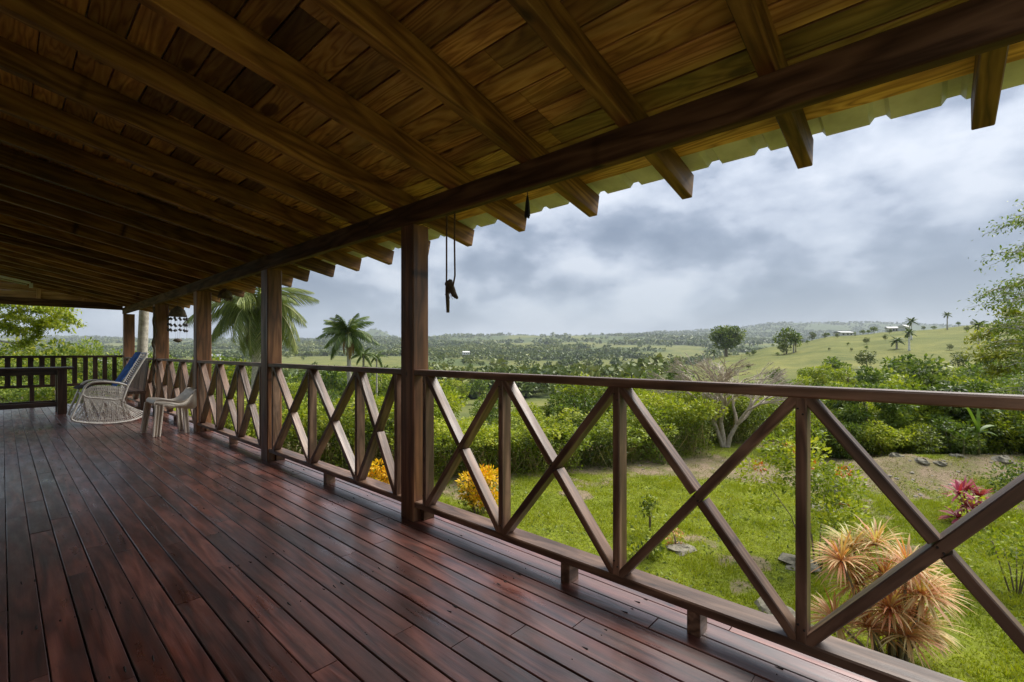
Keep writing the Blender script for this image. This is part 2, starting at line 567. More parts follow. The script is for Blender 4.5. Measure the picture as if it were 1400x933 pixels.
# planks run along the veranda, on top of the rafters
xs = 2.44
Y_R0, Y_R1 = -0.42, 14.25
while xs > X_IN:
    w = R.uniform(0.125, 0.15)
    y = Y_R0 - R.uniform(0, 2.0)
    while y < Y_R1:
        L = R.choice((2.4, 3.0, 3.6, 3.6, 4.2, 4.8))
        if y > 6.5: L *= 1.4
        e = min(Y_R1, y + L)
        if e > Y_R0 + .1:
            xc = xs - w / 2
            base = Vector((xc, 0, zr(xc))) + nvec * (RD + 0.013 + R.uniform(0, .004))
            plank('ceiling_plank', roof, base + Vector((0, max(y, Y_R0), 0)), base + Vector((0, e - .004, 0)), w, 0.022, M_PINE, up=nvec, ch=0.002)
        y = e
    xs -= w + R.uniform(0.002, 0.006) * (1 if R.random() > .12 else 2.5)
# trapezoidal metal sheet
prof = []
pitch = 0.24
y = Y_R0 - .1
while y < Y_R1 + .1:
    prof += [(y, 0), (y + 0.165, 0), (y + 0.182, 0.028), (y + 0.222, 0.028)]
    y += pitch
sv, sf = [], []
for X in (X_IN - .4, 2.63):
    for t in (0, 0.0012):
        for (yy, zz) in prof:
            xx = X + (0 if X < 0 else 0.03 * math.sin(yy * .37) * .4)
            b = Vector((xx, yy, zr(xx))) + nvec * (RD + 0.029 + zz + t)
            sv.append(b)
n_ = len(prof)
for i in range(n_ - 1):
    sf.append((i, i + 1, 2 * n_ + i + 1, 2 * n_ + i))
    sf.append((n_ + i, 3 * n_ + i, 3 * n_ + i + 1, n_ + i + 1))
    sf.append((2 * n_ + i, 2 * n_ + i + 1, 3 * n_ + i + 1, 3 * n_ + i))
obj('roof_sheet', mesh('roof_sheet', sv, sf, M_METAL), roof)

beam = thing('eave_beam', 'long dark brown beam carrying the rafters along the eave', 'beam')
for (a, b) in ((-0.42, 3.2), (3.204, 8.4), (8.404, 14.05)):
    plank('beam_timber', beam, (1.9215, a, 2.125), (1.9215, b, 2.125), 0.060, 0.145, M_BEAM, ch=0.006)

ebeam = thing('end_beam', 'dark beam across the far end of the veranda under the boarded gable', 'beam')
plank('beam_timber', ebeam, (WALL_X, 14.0, 2.215), (1.888, 14.0, 2.215), 0.12, 0.145, M_BEAM, ch=0.006)
gable = thing('gable_wall', 'brown boards filling the gable above the far end beam', 'wall')
for (xa, xb) in ((WALL_X, -0.462), (-0.458, 0.518), (0.522, 1.208), (1.212, 1.886)):
    n_b = max(1, int((zr(xa) - 2.30) / .14) + 1)
    for i in range(6):
        zc = 2.36 + i * 0.142
        # keep each board under the roof slope
        lim = lambda zz: max(xa + .01, min(xb, 1.89 + (RZ0 + RD - .003 - zz) / SL))
        if lim(zc - .07) - xa < .05: continue
        Vp = [(xx_, 14.0 + dy, zz) for dy in (-.0125, .0125) for (xx_, zz) in ((xa, zc - .0695), (lim(zc - .0695), zc - .0695), (lim(zc + .0695), zc + .0695), (xa, zc + .0695))]
        obj('plank', mesh('plank', Vp, [(0, 1, 2, 3), (7, 6, 5, 4), (0, 4, 5, 1), (1, 5, 6, 2), (2, 6, 7, 3), (3, 7, 4, 0)], M_GABLE), gable)
for xx in (-0.46, 0.52, 1.21):
    plank('batten', gable, (xx, 13.97, 2.292), (xx, 13.97, zr(xx) + .02), 0.07, 0.05, M_GABLE, ch=0.003, up=(0, 1, 0))

# ------------------------------------------------------------------ posts
POSTS = [(2.705, 0.150, 0.135, 'square brown wooden post nearest the camera, right of the first railing bay'),
         (5.32, 0.19, 0.150, 'second square wooden post from the camera, left of the lone palm'),
         (7.98, 0.17, 0.190, 'third wooden post, standing right behind the beige plastic stool'),
         (10.72, 0.16, 0.22, 'fourth wooden post with a dark vine climbing its edge, left of the shell chime'),
         (13.93, 0.14, 0.20, 'far corner post where the slatted end railing meets the side railing')]
for i, (y, wy, wx, lab) in enumerate(POSTS):
    t = thing('wooden_post', lab, 'post', (1.895 + wx / 2, y, 0), 0, 'square posts along the veranda')
    V, Fc = chbox((2.05, wy, wx), 0.008)
    obj('shaft', mesh('shaft', V, Fc, M_POST), t, (0, 0, 1.025), frame((0, 0, 1), (1, 0, 0)))
    if i < 3:
        mb = MB(); mb.box((wx / 2 - .03, -wy / 2 - .022, .035), (.09, .04, .07), None, .004)
        mb.build('foot_block', M_BEAM, t)
vb = MB()
pts = []
for j in range(40):
    z = j / 39 * 2.0
    pts.append((1.885 + .012 * math.sin(j * .9), 10.72 - .085 + .02 * math.sin(j * .55) + .012 * math.cos(j * 1.7), z))
vb.tube(pts, [.022 + .006 * math.sin(j * 1.3) for j in range(40)], 6)
o = vb.build('climbing_vine', M_STRAW, None, True)
tag(o, 'dark vine stem climbing the fourth post beside the shell chime', 'vine')

# ------------------------------------------------------------------ railings
ZB0, ZB1, ZT0, ZT1 = 0.095, 0.135, 1.005, 1.045


def bay(ys, ya, yb, blocks, label):
    """ys: positions of the uprights; ya < yb: extent of the rails (towards / away from the camera)"""
    ym = (ya + yb) / 2
    t = thing('railing', label, 'railing', (1.95, ym, 0), 0, 'cross braced railings between the posts')
    P = lambda X, Y, Z: (X - 1.95, Y - ym, Z)
    plank('top_rail', t, P(1.944, ya, (ZT0 + ZT1) / 2), P(1.944, yb, (ZT0 + ZT1) / 2), 0.084, ZT1 - ZT0, M_RAIL, ch=0.006)
    plank('bottom_rail', t, P(1.968, ya, (ZB0 + ZB1) / 2), P(1.968, yb, (ZB0 + ZB1) / 2), 0.126, ZB1 - ZB0, M_RAIL, ch=0.006)
    for y in blocks:
        mb = MB(); mb.box((0, 0, 0), (ZB0, .055, .085), frame((0, 0, 1), (1, 0, 0)), .003)
        mb.build('foot_block', M_RAIL, t, loc=P(1.955, y, ZB0 / 2))
    for y in ys:
        plank('baluster', t, P(1.944, y, ZB1), P(1.944, y, ZT0), 0.036, 0.074, M_RAIL, up=(1, 0, 0), ch=0.004)
    for a, b in zip(ys[:-1], ys[1:]):
        a, b = (a, b) if a < b else (b, a)
        a += .018; b -= .018
        W = .036
        # rising towards the camera: one piece; the other brace is cut in two and butts against it
        p1, p2 = Vector(P(1.944, b, ZB1)), Vector(P(1.944, a, ZT0))
        d = (p2 - p1).normalized()
        hw = W / 2 * 1.0
        plank('brace', t, p1 - d * .004, p2 + d * .004, W, 0.072, M_RAIL, up=(1, 0, 0), ch=0.004)
        q1, q2 = Vector(P(1.944, a, ZB1)), Vector(P(1.944, b, ZT0))
        e = (q2 - q1).normalized()
        mid = (q1 + q2) / 2
        ang = d.angle(e)
        cut = hw / math.sin(ang) * 1.05 + hw / abs(math.tan(ang)) * .3 + .002
        plank('brace', t, q1 - e * .004, mid - e * cut, W, 0.070, M_RAIL, up=(1, 0, 0), ch=0.004)
        plank('brace', t, mid + e * cut, q2 + e * .004, W, 0.070, M_RAIL, up=(1, 0, 0), ch=0.004)
    nm = MB()
    for a, b in zip(ys[:-1], ys[1:]):
        for (yy, zz) in (((a + b) / 2, .57), (a, .19), (a, .96)):
            for s_ in (-1, 1):
                c_ = Vector(P(1.9055, yy + s_ * .008 + R.uniform(-.003, .003), zz + s_ * R.uniform(.004, .014)))
                nm.tube([c_ - Vector((.003, 0, 0)), c_ + Vector((.004, 0, 0))], .0038, 6)
    tag(nm.build('nail', M_NAIL, t), kind='stuff')
    return t


bay([2.525, 1.815, 1.075, 0.337, -0.39, -1.12, -1.85], -2.3, 2.628, [0.72, 1.368, -0.6, -1.4], 'nearest railing of crossed braces, running from the first post out of the right edge')
bay([5.13, 4.275, 3.42, 2.862], 2.782, 5.222, [3.96], 'railing bay of crossed braces between the first and second post')
bay([7.83, 7.02, 6.21, 5.48], 5.418, 7.893, [6.5], 'railing bay of crossed braces between the second and third post')
bay([10.56, 9.73, 8.90, 8.13], 8.067, 10.638, [9.3], 'railing bay of crossed braces behind the beige stool, between the third and fourth post')
bay([13.80, 12.80, 11.80, 10.88], 10.802, 13.858, [12.3], 'farthest side railing bay, behind the slatted bench')

er = thing('railing', 'far end railing of upright wooden slats behind the table', 'railing', (0, 14.0, 0))
plank('top_rail', er, (WALL_X + .02, 0, 1.06), (1.888, 0, 1.06), 0.09, 0.05, M_DARKW, ch=0.005)
plank('lower_rail', er, (WALL_X + .02, 0, 0.44), (1.888, 0, 0.44), 0.06, 0.055, M_DARKW, ch=0.005)
xx = 1.745
while xx > WALL_X + .1:
    plank('slat', er, (xx, 0, 0.4675), (xx, 0, 1.035), 0.026, 0.083, M_DARKW, up=(1, 0, 0), ch=0.003)
    xx -= 0.17 + R.uniform(-.008, .008)
for xx in (0.42, -0.9):
    plank('leg', er, (xx, 0.02, 0), (xx, 0.02, 0.4125), 0.06, 0.07, M_DARKW, up=(1, 0, 0), ch=0.003)

# ------------------------------------------------------------------ furniture
tb = thing('wooden_table', 'long dark wooden table at the far left in front of the slatted railing', 'table', (0.0, 12.3, 0))
plank('tabletop', tb, (-1.25, 0, 0.855), (0.92, 0, 0.855), 0.62, 0.04, M_DARKW, ch=0.006)
for sy in (-1, 1):
    plank('apron', tb, (-0.68, sy * .22, 0.785), (0.685, sy * .22, 0.785), 0.03, 0.095, M_DARKW, ch=0.003)
    for lx in (0.755, -0.75):
        plank('leg', tb, (lx, sy * .22, 0), (lx, sy * .22, 0.834), 0.13, 0.13, M_DARKW, up=(1, 0, 0), ch=0.006)
    plank('stretcher', tb, (-0.68, sy * .22, 0.19), (0.685, sy * .22, 0.19), 0.05, 0.085, M_DARKW, ch=0.003)

# rocking chair of white woven cord: local x = its front (towards the picture's left), y = away from the camera
RC_D = 7.45
RC_Y = 9.75
rc0 = at_depth(148, 481, 1.0); rc0 = Vector((rc0.x / rc0.y * RC_Y, RC_Y, 0))
rock = thing('rocking_chair', 'white woven cord rocking chair with a netted skirt facing the far table', 'rocking chair', rc0, math.pi)
SCL = F_PX / RC_D


def rp(px, py, y=0.0):
    r = ray(px, py); k_ = RC_Y / r.y
    return Vector((rc0.x - r.x * k_, y, CAM_H + r.z * k_ + .017))


def smooth_pts(pts, n=6):
    out = []
    P = [pts[0]] + list(pts) + [pts[-1]]
    for i in range(1, len(P) - 2):
        for k in range(n):
            t = k / n
            a, b, c, d = P[i - 1], P[i], P[i + 1], P[i + 2]
            out.append(0.5 * ((2 * b) + (c - a) * t + (2 * a - 5 * b + 4 * c - d) * t * t + (3 * b - a - 3 * c + d) * t ** 3))
    out.append(pts[-1])
    return out


W2 = 0.56
base_l = smooth_pts([rp(97, 574), rp(103, 578), rp(125, 580.4), rp(150, 580.4), rp(175, 577.5), rp(191, 573), rp(200, 567)])
front_l = smooth_pts([rp(97, 574), rp(104, 558), rp(112, 540), rp(118, 529), rp(130, 524), (rp(150, 524)), rp(167, 526.5), rp(174, 529)])
seat_l = smooth_pts([rp(113, 541), rp(120, 545), rp(140, 546.5), rp(158, 548), rp(169, 546)])
back_l = smooth_pts([rp(167, 551), rp(171, 540), rp(176, 527), rp(187, 508), rp(202, 484.5)])
# the local y axis of the thing: rz turns x to (-cos, sin); y then is (-sin, -cos): towards the camera, so far side is y < 0
for yy in (0.0, -W2):
    s_ = Vector((0, yy, 0))
    mb = MB()
    for ln, r_ in ((base_l, .016), (front_l, .017), (seat_l, .013), (back_l, .016)):
        mb.tube([p + s_ for p in ln], r_, 6)
    mb.build('side_frame', M_WHITE, rock, True)
mb = MB()
for p in (base_l[0], base_l[-1], seat_l[1], seat_l[-1], back_l[-1], back_l[len(back_l) // 2]):
    mb.tube([p, p + Vector((0, -W2, 0))], .013, 6)
mb.build('cross_rail', M_WHITE, rock, True)


def resample(pts, n):
    ls = [0]
    for a, b in zip(pts[:-1], pts[1:]): ls.append(ls[-1] + (b - a).length)
    out = []
    for i in range(n):
        t = ls[-1] * i / (n - 1)
        k = max(j for j in range(len(ls)) if ls[j] <= t + 1e-9)
        k = min(k, len(pts) - 2)
        u = (t - ls[k]) / max(1e-9, ls[k + 1] - ls[k])
        out.append(pts[k].lerp(pts[k + 1], u))
    return out


def net(top, bot, yy, n, r, name, lean=4, sag=0.02):
    A, B = resample(top, n), resample(bot, n)
    mb = MB()
    for i in range(n):
        for dl in (-lean, lean):
            j = i + dl
            if j < 0 or j > n - 1: continue
            m_ = (A[i] + B[j]) / 2 + Vector((0, R.uniform(-sag, sag), R.uniform(-.006, .006)))
            s_ = Vector((0, yy, 0))
            mb.tube([A[i] + s_, m_ + s_, B[j] + s_], r, 4, False)
    return mb.build(name, M_WHITE, rock)


net(seat_l, base_l[2:], 0.0, 34, .0085, 'woven_skirt', 7)
net(seat_l, base_l[2:], -W2, 24, .0085, 'woven_skirt', 5)
arm_top = [p for p in front_l if p.z > .60]
net([p - Vector((0, 0, .055)) for p in resample(front_l[16:], 12)], seat_l, 0.0, 26, .009, 'woven_side', 2, .008)
# woven seat and back: cords across
mb = MB()
for p in resample(seat_l, 22) + resample(back_l, 26):
    mb.tube([p, p + Vector((0, -W2 / 2, -.03)), p + Vector((0, -W2, 0))], .007, 4, False)
mb.build('woven_seat', M_WHITE, rock)


def pad(name, mat, pts, y0, y1, th, lab, cat):
    """soft cushion following a profile"""
    pts = resample(pts, 14)
    V, Fc = [], []
    ny = 8
    for side in (1, -1):
        for i, p in enumerate(pts):
            t = (pts[min(i + 1, 13)] - pts[max(i - 1, 0)]).normalized()
            nn = Vector((t.z, 0, -t.x))
            if nn.z < 0 and abs(nn.z) > .2: nn = -nn
            if nn.x < 0 and abs(nn.z) <= .2: nn = -nn
            for j in range(ny):
                v = j / (ny - 1)
                u = i / 13
                puff = (math.sin(math.pi * min(1, max(0, v))) ** .35) * (math.sin(math.pi * u) ** .35)
                V.append(p + nn * (th * (.5 + .5 * side * puff) + .004 * math.sin(i * 2.1 + j)) + Vector((0, y0 + (y1 - y0) * v, 0)))
    n2 = len(pts) * ny
    for i in range(13):
        for j in range(ny - 1):
            a = i * ny + j
            Fc.append((a, a + ny, a + ny + 1, a + 1))
            Fc.append((n2 + a, n2 + a + 1, n2 + a + ny + 1, n2 + a + ny))
    for j in range(ny - 1):
        for i in (0, 13):
            a = i * ny + j
            Fc.append((a, a + 1, n2 + a + 1, n2 + a))
    for i in range(13):
        for j in (0, ny - 1):
            a = i * ny + j
            Fc.append((a, a + ny, n2 + a + ny, n2 + a))
    o = obj(name, mesh(name, V, Fc, mat, smooth=True), None, rc0, (0, 0, math.pi))
    return tag(o, lab, cat)


pad('back_cloth', M_BLUE, [rp(160, 533), rp(170, 522), rp(182, 505), rp(196, 484)], -.03, -W2 + .03, .05, 'bright blue cloth hung over the back of the white rocking chair', 'cloth')
pad('seat_cushion', M_NAVY, [rp(105, 537), rp(115, 534), rp(140, 538), rp(164, 543)], -.04, -W2 + .03, .07, 'dark patterned seat cushion lying on the white rocking chair', 'cushion')

# beige moulded stool with a raised lip: its front edge, with two splayed legs, runs along the veranda
ST_Y = 7.84
st0 = Vector((1.49, ST_Y, 0))
stool = thing('plastic_stool', 'beige moulded plastic stool with splayed ribbed legs and a curled up rear lip', 'stool', st0)


def sp(px, py, y=0.0):
    r = ray(px, py); k_ = ST_Y / r.y
    return Vector((r.x * k_ - st0.x, y, CAM_H + r.z * k_))


prof2 = smooth_pts([sp(211, 551), sp(214, 547.5), sp(222, 547), sp(234, 548), sp(245, 549.5), sp(254, 547), sp(261, 541), sp(266, 532.5), sp(269.5, 530.5)], 4)
V, Fc = [], []
ny = 11
for layer in (0, 1):
    for i, p in enumerate(prof2):
        u = i / (len(prof2) - 1)
        half = .275 - .05 * max(0, u - .6)
        for j in range(ny):
            v = j / (ny - 1) * 2 - 1
            edge = abs(v) ** 5
            lift = -.014 * (1 - abs(v) ** 2) - (.03 * abs(v) ** 3 if u > .8 else 0)
            V.append(p + Vector((0, .275 + v * half, lift - layer * (.018 + .022 * edge))))
m_ = len(prof2) * ny
for i in range(len(prof2) - 1):
    for j in range(ny - 1):
        a = i * ny + j
        Fc.append((a, a + ny, a + ny + 1, a + 1))
        Fc.append((m_ + a, m_ + a + 1, m_ + a + ny + 1, m_ + a + ny))
    for j in (0, ny - 1):
        a = i * ny + j
        Fc.append((a, a + ny, m_ + a + ny, m_ + a))
for j in range(ny - 1):
    for i in (0, len(prof2) - 1):
        a = i * ny + j
        Fc.append((a, a + 1, m_ + a + 1, m_ + a))
obj('seat', mesh('seat', V, Fc, M_PLASTIC, smooth=True), stool)
top_ = [sp(213, 550), sp(228, 551), sp(244, 552), sp(256, 549), sp(263, 542), sp(269, 532)]
bot_ = [sp(216, 553), sp(231, 559), sp(240, 557.5), sp(254, 559), sp(265, 559), sp(269.5, 555)]
for yy in (0.004, .526):
    mb = MB()
    A, B = resample(smooth_pts(top_), 14), resample(smooth_pts(bot_), 14)
    for p, q in zip(A, B):
        for dy in (0, .02):
            mb.v.append(tuple(p + Vector((0, yy + dy, 0)))); mb.v.append(tuple(q + Vector((0, yy + dy, 0))))
    for i in range(13):
        a = i * 4
        mb.f += [(a, a + 1, a + 5, a + 4), (a + 2, a + 6, a + 7, a + 3), (a, a + 4, a + 6, a + 2), (a + 1, a + 3, a + 7, a + 5)]
    mb.build('side_skirt', M_PLASTIC, stool, True)


def stool_leg(top, bot, w0, w1):
    """two ribs and a recessed web"""
    mb = MB()
    top, bot = Vector(top), Vector(bot)
    for sg in (-.5, 0, .5):
        w = .020 if sg else .012
        mb.bar(top + Vector((sg * w0, 0, 0)), bot + Vector((sg * w1, 0, 0)), w, .045 if sg else .03, (0, 1, 0), .004)
    t0, t1, b0, b1 = (top + Vector((-w0 / 2, .014, 0)), top + Vector((w0 / 2, .014, 0)), bot + Vector((-w1 / 2, .014, 0)), bot + Vector((w1 / 2, .014, 0)))
    e = Vector((0, .008, 0))
    mb.add([t0, t1, b1, b0, t0 + e, t1 + e, b1 + e, b0 + e], [(0, 1, 2, 3), (7, 6, 5, 4), (0, 3, 7, 4), (1, 5, 6, 2)])
    mb.build('leg', M_PLASTIC, stool)


zt_ = sp(225, 553).z
stool_leg((-.035, .02, zt_), (-.075, .0, .003), .080, .068)
stool_leg((-.075, .53, zt_), (-.125, .55, .003), .065, .05)
stool_leg((.27, .10, zt_ - .02), (.30, .10, .003), .05, .035)
stool_leg((.27, .45, zt_ - .02), (.30, .45, .003), .05, .045)

# corner bench with an upright slatted back
bn = thing('slatted_bench', 'brown wooden bench with an upright slatted back behind the rocking chair', 'bench', (1.55, 11.55, 0))
plank('seat', bn, (0.02, -0.75, 0.415), (0.02, 1.2, 0.415), 0.46, 0.05, M_BENCHW, ch=0.005)
for yy in (-0.7, 1.1):
    for xx_ in (-0.15, 0.2):
        plank('leg', bn, (xx_, yy, 0), (xx_, yy, 0.389), 0.07, 0.07, M_BENCHW, up=(1, 0, 0), ch=0.004)
    plank('stretcher', bn, (-.112, yy, .12), (.162, yy, .12), .04, .06, M_BENCHW, ch=.003)
plank('stretcher', bn, (-.15, -.66, .12), (-.15, 1.06, .12), .04, .06, M_BENCHW, ch=.003)
for j in range(20):
    yy = -.72 + j * .098
    plank('back_slat', bn, (.225, yy, .442), (.285, yy, .965), .018, .062, M_BENCHW, up=(0, 1, 0), ch=.002)
plank('back_rail', bn, (.297, -.76, .985), (.297, 1.2, .985), .05, .04, M_BENCHW, ch=.004)

# ------------------------------------------------------------------ hanging things
def hang(pt_top, z): return Vector((pt_top[0], pt_top[1], z))


sw = thing('hanging_rope', 'loop of dark rope with a knotted piece of driftwood hanging from the eave beam', 'rope', (1.925, 2.28, 2.052))
mb = MB()
ra = [(0, .028, 0), (0, .03, -.18), (.002, .032, -.38), (0, .034, -.50), (0, .02, -.535)]
rb = [(0, -.05, 0), (0, -.048, -.2), (.002, -.05, -.40), (0, -.035, -.46), (0, 0, -.475)]
mb.tube([Vector(p) for p in ra], .006, 6); mb.tube([Vector(p) for p in rb], .006, 6)
mb.build('rope', M_ROPE, sw, True)
mb = MB()
mb.tube([(0, .028, -.45), (.0, .0, -.44), (0, -.012, -.47), (0, -.045, -.52), (0, -.075, -.545)], [.018, .026, .024, .018, .009], 7)
mb.tube([(0, .024, -.50), (0, .018, -.56), (0, .016, -.63)], [.013, .014, .011], 6)
mb.tube([(0, .01, -.45), (.01, .02, -.49), (0, .03, -.52)], .014, 6)
mb.build('driftwood', M_STRAW, sw, True)
mb = MB()
for i in range(9):
    a = Vector((R.uniform(-.01, .01), R.uniform(-.05, -.0), -.5)); mb.tube([a, a + Vector((0, -.01, -.02)), a + Vector((R.uniform(-.02, .02), R.uniform(-.03, .01), R.uniform(-.05, -.02)))], .0018, 3)
mb.build('frayed_fibre', M_ROPE, sw)

ts = thing('tassel', 'small black tassel hanging from the eave beam near the first post', 'tassel', (1.93, 1.63, 2.052))
mb = MB(); mb.tube([(0, 0, 0), (0, 0, -.03)], .003, 5); mb.build('cord', M_ROPE, ts)
mb = MB()
for i in range(26):
    a = R.uniform(0, 6.28); r_ = R.uniform(.002, .018)
    mb.tube([(0, 0, -.028), (r_ * .55 * math.cos(a), r_ * .55 * math.sin(a), -.07), (r_ * math.cos(a), r_ * math.sin(a), R.uniform(-.155, -.135))], [.004, .004, .0035], 4)
mb.build('strand', M_BLACK, ts)


def cap(loc, r, h, label, name):
    t = thing(name, label, 'hanging ornament', loc)
    mb = MB(); mb.tube([(0, 0, 0.12), (0, 0, 0)], .004, 5); mb.build('cord', M_ROPE, t)
    V, Fc = lathe([(.01, 0), (r * .35, -.02), (r * .75, -h * .4), (r, -h), (r * .94, -h * 1.02), (r * .65, -h * .42), (.01, -.015)], 14)
    V = [Vector(v) + Vector((0, 0, R.uniform(-.012, .012))) for v in V]
    obj('cap', mesh('cap', V, Fc, M_STRAW, smooth=True), t)
    return t


c1 = cap((2.2, 10.41, 2.02), .15, .19, 'shell wind chime hanging below a brown husk cap outside the far railing', 'wind_chime')
mb = MB(); mbs = MB()
for i in range(12):
    a = i / 12 * 6.283
    px_, py_ = .145 * math.cos(a), .145 * math.sin(a)
    zb = -.50 - .12 * (i % 3 == 0)
    mb.tube([(px_, py_, -.17), (px_ * .98, py_ * .98, zb)], .0016, 3)
    for z in (-.24, -.35, -.45):
        z += R.uniform(-.015, .015)
        V, Fc = lathe([(.004, .022), (.022, .008), (.024, -.010), (.006, -.026)], 6)
        obj('shell', mesh('shell', V, Fc, M_SHELL, smooth=True), c1, (px_, py_, z))
mb.tube([(0, 0, -.05), (0, 0, -.62)], .002, 3)
mb.build('string', M_ROPE, c1)
V, Fc = lathe([(.005, .0), (.06, -.02), (.075, -.05), (.03, -.075), (.004, -.08)], 8)
obj('clapper', mesh('clapper', [Vector(v) + Vector((0, 0, -.60)) for v in V], Fc, M_STRAW, smooth=True), c1)
c2 = cap((2.2, 7.67, 2.10), .10, .13, 'small brown husk bell hanging under the eave left of the second post', 'husk_bell')
mb = MB()
for i in range(40):
    a = R.uniform(0, 6.28); mb.tube([(.05 * math.cos(a), .05 * math.sin(a), -.1), (.1 * math.cos(a), .1 * math.sin(a), R.uniform(-.2, -.15))], .005, 3)
mb.build('fringe', M_STRAW, c2)

lamp = thing('tube_lamp', 'unlit white tube lamp fixed under the dark ceiling at the far left', 'lamp', (0.0, 12.7, 0))
zl = zr(0) - .02
plank('housing', lamp, (-.9, 0, zr(-.9) - .03), (.36, 0, zr(.36) - .03), .06, .04, M_LAMP, ch=.004)
mb = MB(); mb.tube([(-.86, 0, zr(-.86) - .075), (.32, 0, zr(.32) - .075)], .016, 8); mb.build('tube', M_LAMP, lamp, True)
mb = MB(); mb.box((.37, 0, zr(.37) - .075), (.05, .05, .09), None, .003); mb.build('end_cap', M_LAMP, lamp)

# ------------------------------------------------------------------ terrain
rng = np.random.default_rng(11)


def vnoise(x, y, seed=0):
    x = np.asarray(x, float); y = np.asarray(y, float)
    xi, yi = np.floor(x).astype(np.int64), np.floor(y).astype(np.int64)
    xf, yf = x - xi, y - yi
    u, v = xf * xf * (3 - 2 * xf), yf * yf * (3 - 2 * yf)

    def h(a, b):
        n = (a * 374761393 + b * 668265263 + seed * 1442695041) & 0xFFFFFFFF
        n = ((n ^ (n >> 13)) * 1274126177) & 0xFFFFFFFF
        return ((n ^ (n >> 16)) & 0xFFFF) / 65535.0
    return (h(xi, yi) * (1 - u) + h(xi + 1, yi) * u) * (1 - v) + (h(xi, yi + 1) * (1 - u) + h(xi + 1, yi + 1) * u) * v


def fbm(x, y, o=4, seed=0):
    s, a, f = 0, .5, 1.0
    for i in range(o):
        s = s + a * vnoise(x * f, y * f, seed + i * 17)
        a *= .5; f *= 2.03
    return s / (1 - .5 ** o)


TD = np.array([0, 17, 30, 60, 100, 150, 220, 320, 500, 800, 1200, 1800, 2600, 3600, 5000.])
TP = np.array([-300, 0, 200, 400, 550, 700, 850, 930, 1000, 1060, 1150, 1250, 1350, 1450, 1700.])


def zy(d, y): return CAM_H - (y - HY) / F_PX * d


TZ = np.zeros((len(TP), len(TD)))
cen = {100: 560, 150: 538, 220: 518, 320: 500.5, 500: 501, 800: 487, 1200: 475, 1800: 467, 2600: 462, 3600: 463, 5000: 466}
lef = {100: 560, 150: 541, 220: 523, 320: 506, 500: 492, 800: 484, 1200: 478, 1800: 470, 2600: 465, 3600: 464, 5000: 467}
hill = {930: (522, 507, 501, 503), 1000: (512, 495, 486, 491), 1060: (507, 485, 473, 480), 1150: (503, 474, 458, 467), 1250: (498, 465, 451, 458),
        1350: (494, 458, 443, 449), 1450: (490, 453, 437, 443), 1700: (488, 450, 434, 440)}
far = {850: 458, 930: 455, 1000: 451, 1060: 446, 1150: 444, 1250: 446, 1350: 449, 1450: 452, 1700: 454}
for i, px in enumerate(TP):
    for j, d in enumerate(TD):
        if d <= 17: TZ[i, j] = GZ; continue
        if d == 30: TZ[i, j] = -3.0; continue
        if d == 60: TZ[i, j] = -6.4 if px < 930 else -5.0; continue
        src = dict(lef if px < 560 else cen)
        if px in hill:
            for dd, yv in zip((100, 150, 220, 320), hill[px]): src[dd] = yv
            src[500] = max(hill[px][3] + 12, 490)
            src[800] = 488
        if px in far:
            src[3600] = far[px]; src[5000] = far[px] + 3
        TZ[i, j] = zy(d, src[int(d)])


def ground(x, y):
    """height of the land at x, y (arrays)"""
    x = np.asarray(x, float); y = np.asarray(y, float)
    d0 = x * SN + y * CS
    lat = x * CS - y * SN
    r = np.hypot(x, y)
    d = np.maximum(d0, r * .5)
    px = np.clip(CX + F_PX * lat / np.maximum(d, 1e-3), TP[0], TP[-1])
    acc = 0
    lt = np.log(np.maximum(TD, 8.0)); lt[0] = np.log(4.0)
    for off, wgt in ((-.10, .25), (0, .5), (.10, .25)):
        ld = np.clip(np.log(np.maximum(d, 5.0)) + off, lt[0], lt[-1])
        jf = np.interp(ld, lt, np.arange(len(TD)))
        j = np.minimum(jf.astype(int), len(TD) - 2); tj = jf - j
        tj = tj * tj * (3 - 2 * tj) * .5 + tj * .5
        pf = np.interp(px, TP, np.arange(len(TP)))
        i = np.minimum(pf.astype(int), len(TP) - 2); ti = pf - i
        ti = ti * ti * (3 - 2 * ti)
        acc = acc + wgt * ((TZ[i, j] * (1 - tj) + TZ[i, j + 1] * tj) * (1 - ti) + (TZ[i + 1, j] * (1 - tj) + TZ[i + 1, j + 1] * tj) * ti)
    z = acc
    near = np.clip((d - 14) / 20, 0, 1)
    z = z + near * np.clip(d / 60, 0, 1) * .8 * (fbm(x / 14, y / 14, 3, 3) - .5)
    amp = np.clip((d - 260) / 900, 0, 1) * 26 * np.clip(d / 1500, .35, 1.3)
    z = z + amp * (fbm(x / 420 + 9, y / 420, 4, 5) - .5)
    amp2 = np.clip((d - 1700) / 1200, 0, 1) * 85
    z = z + amp2 * (fbm(x / 900 + 4, y / 900 + 2, 4, 8) - .5)
    # the pointed hill left of the nearest post
    pk = at_depth(511, 466, 3600)
    z = z + 92 * np.exp(-(((x - pk.x) ** 2 + (y - pk.y) ** 2) / (2 * 95.0 ** 2)))
    z = z + .05 * (fbm(x / 1.6, y / 1.6, 3, 21) - .5) * np.clip((d - 2) / 3, 0, 1)
    # a little bank behind the path on the right
    ld = np.where(d0 > 3, d0, 3.0)
    pxx = CX + F_PX * lat / ld
    bk = np.clip((pxx - 1080) / 150, 0, 1) * np.exp(-((d0 - 11.3) / 1.0) ** 2) * .42
    z = z + bk
    return z


DLAWN = ([-400, 540, 640, 760, 900, 1000, 1100, 1300, 1400, 1700], [8.6, 8.6, 9.0, 9.8, 10.6, 10.4, 9.4, 8.9, 8.5, 8.0])


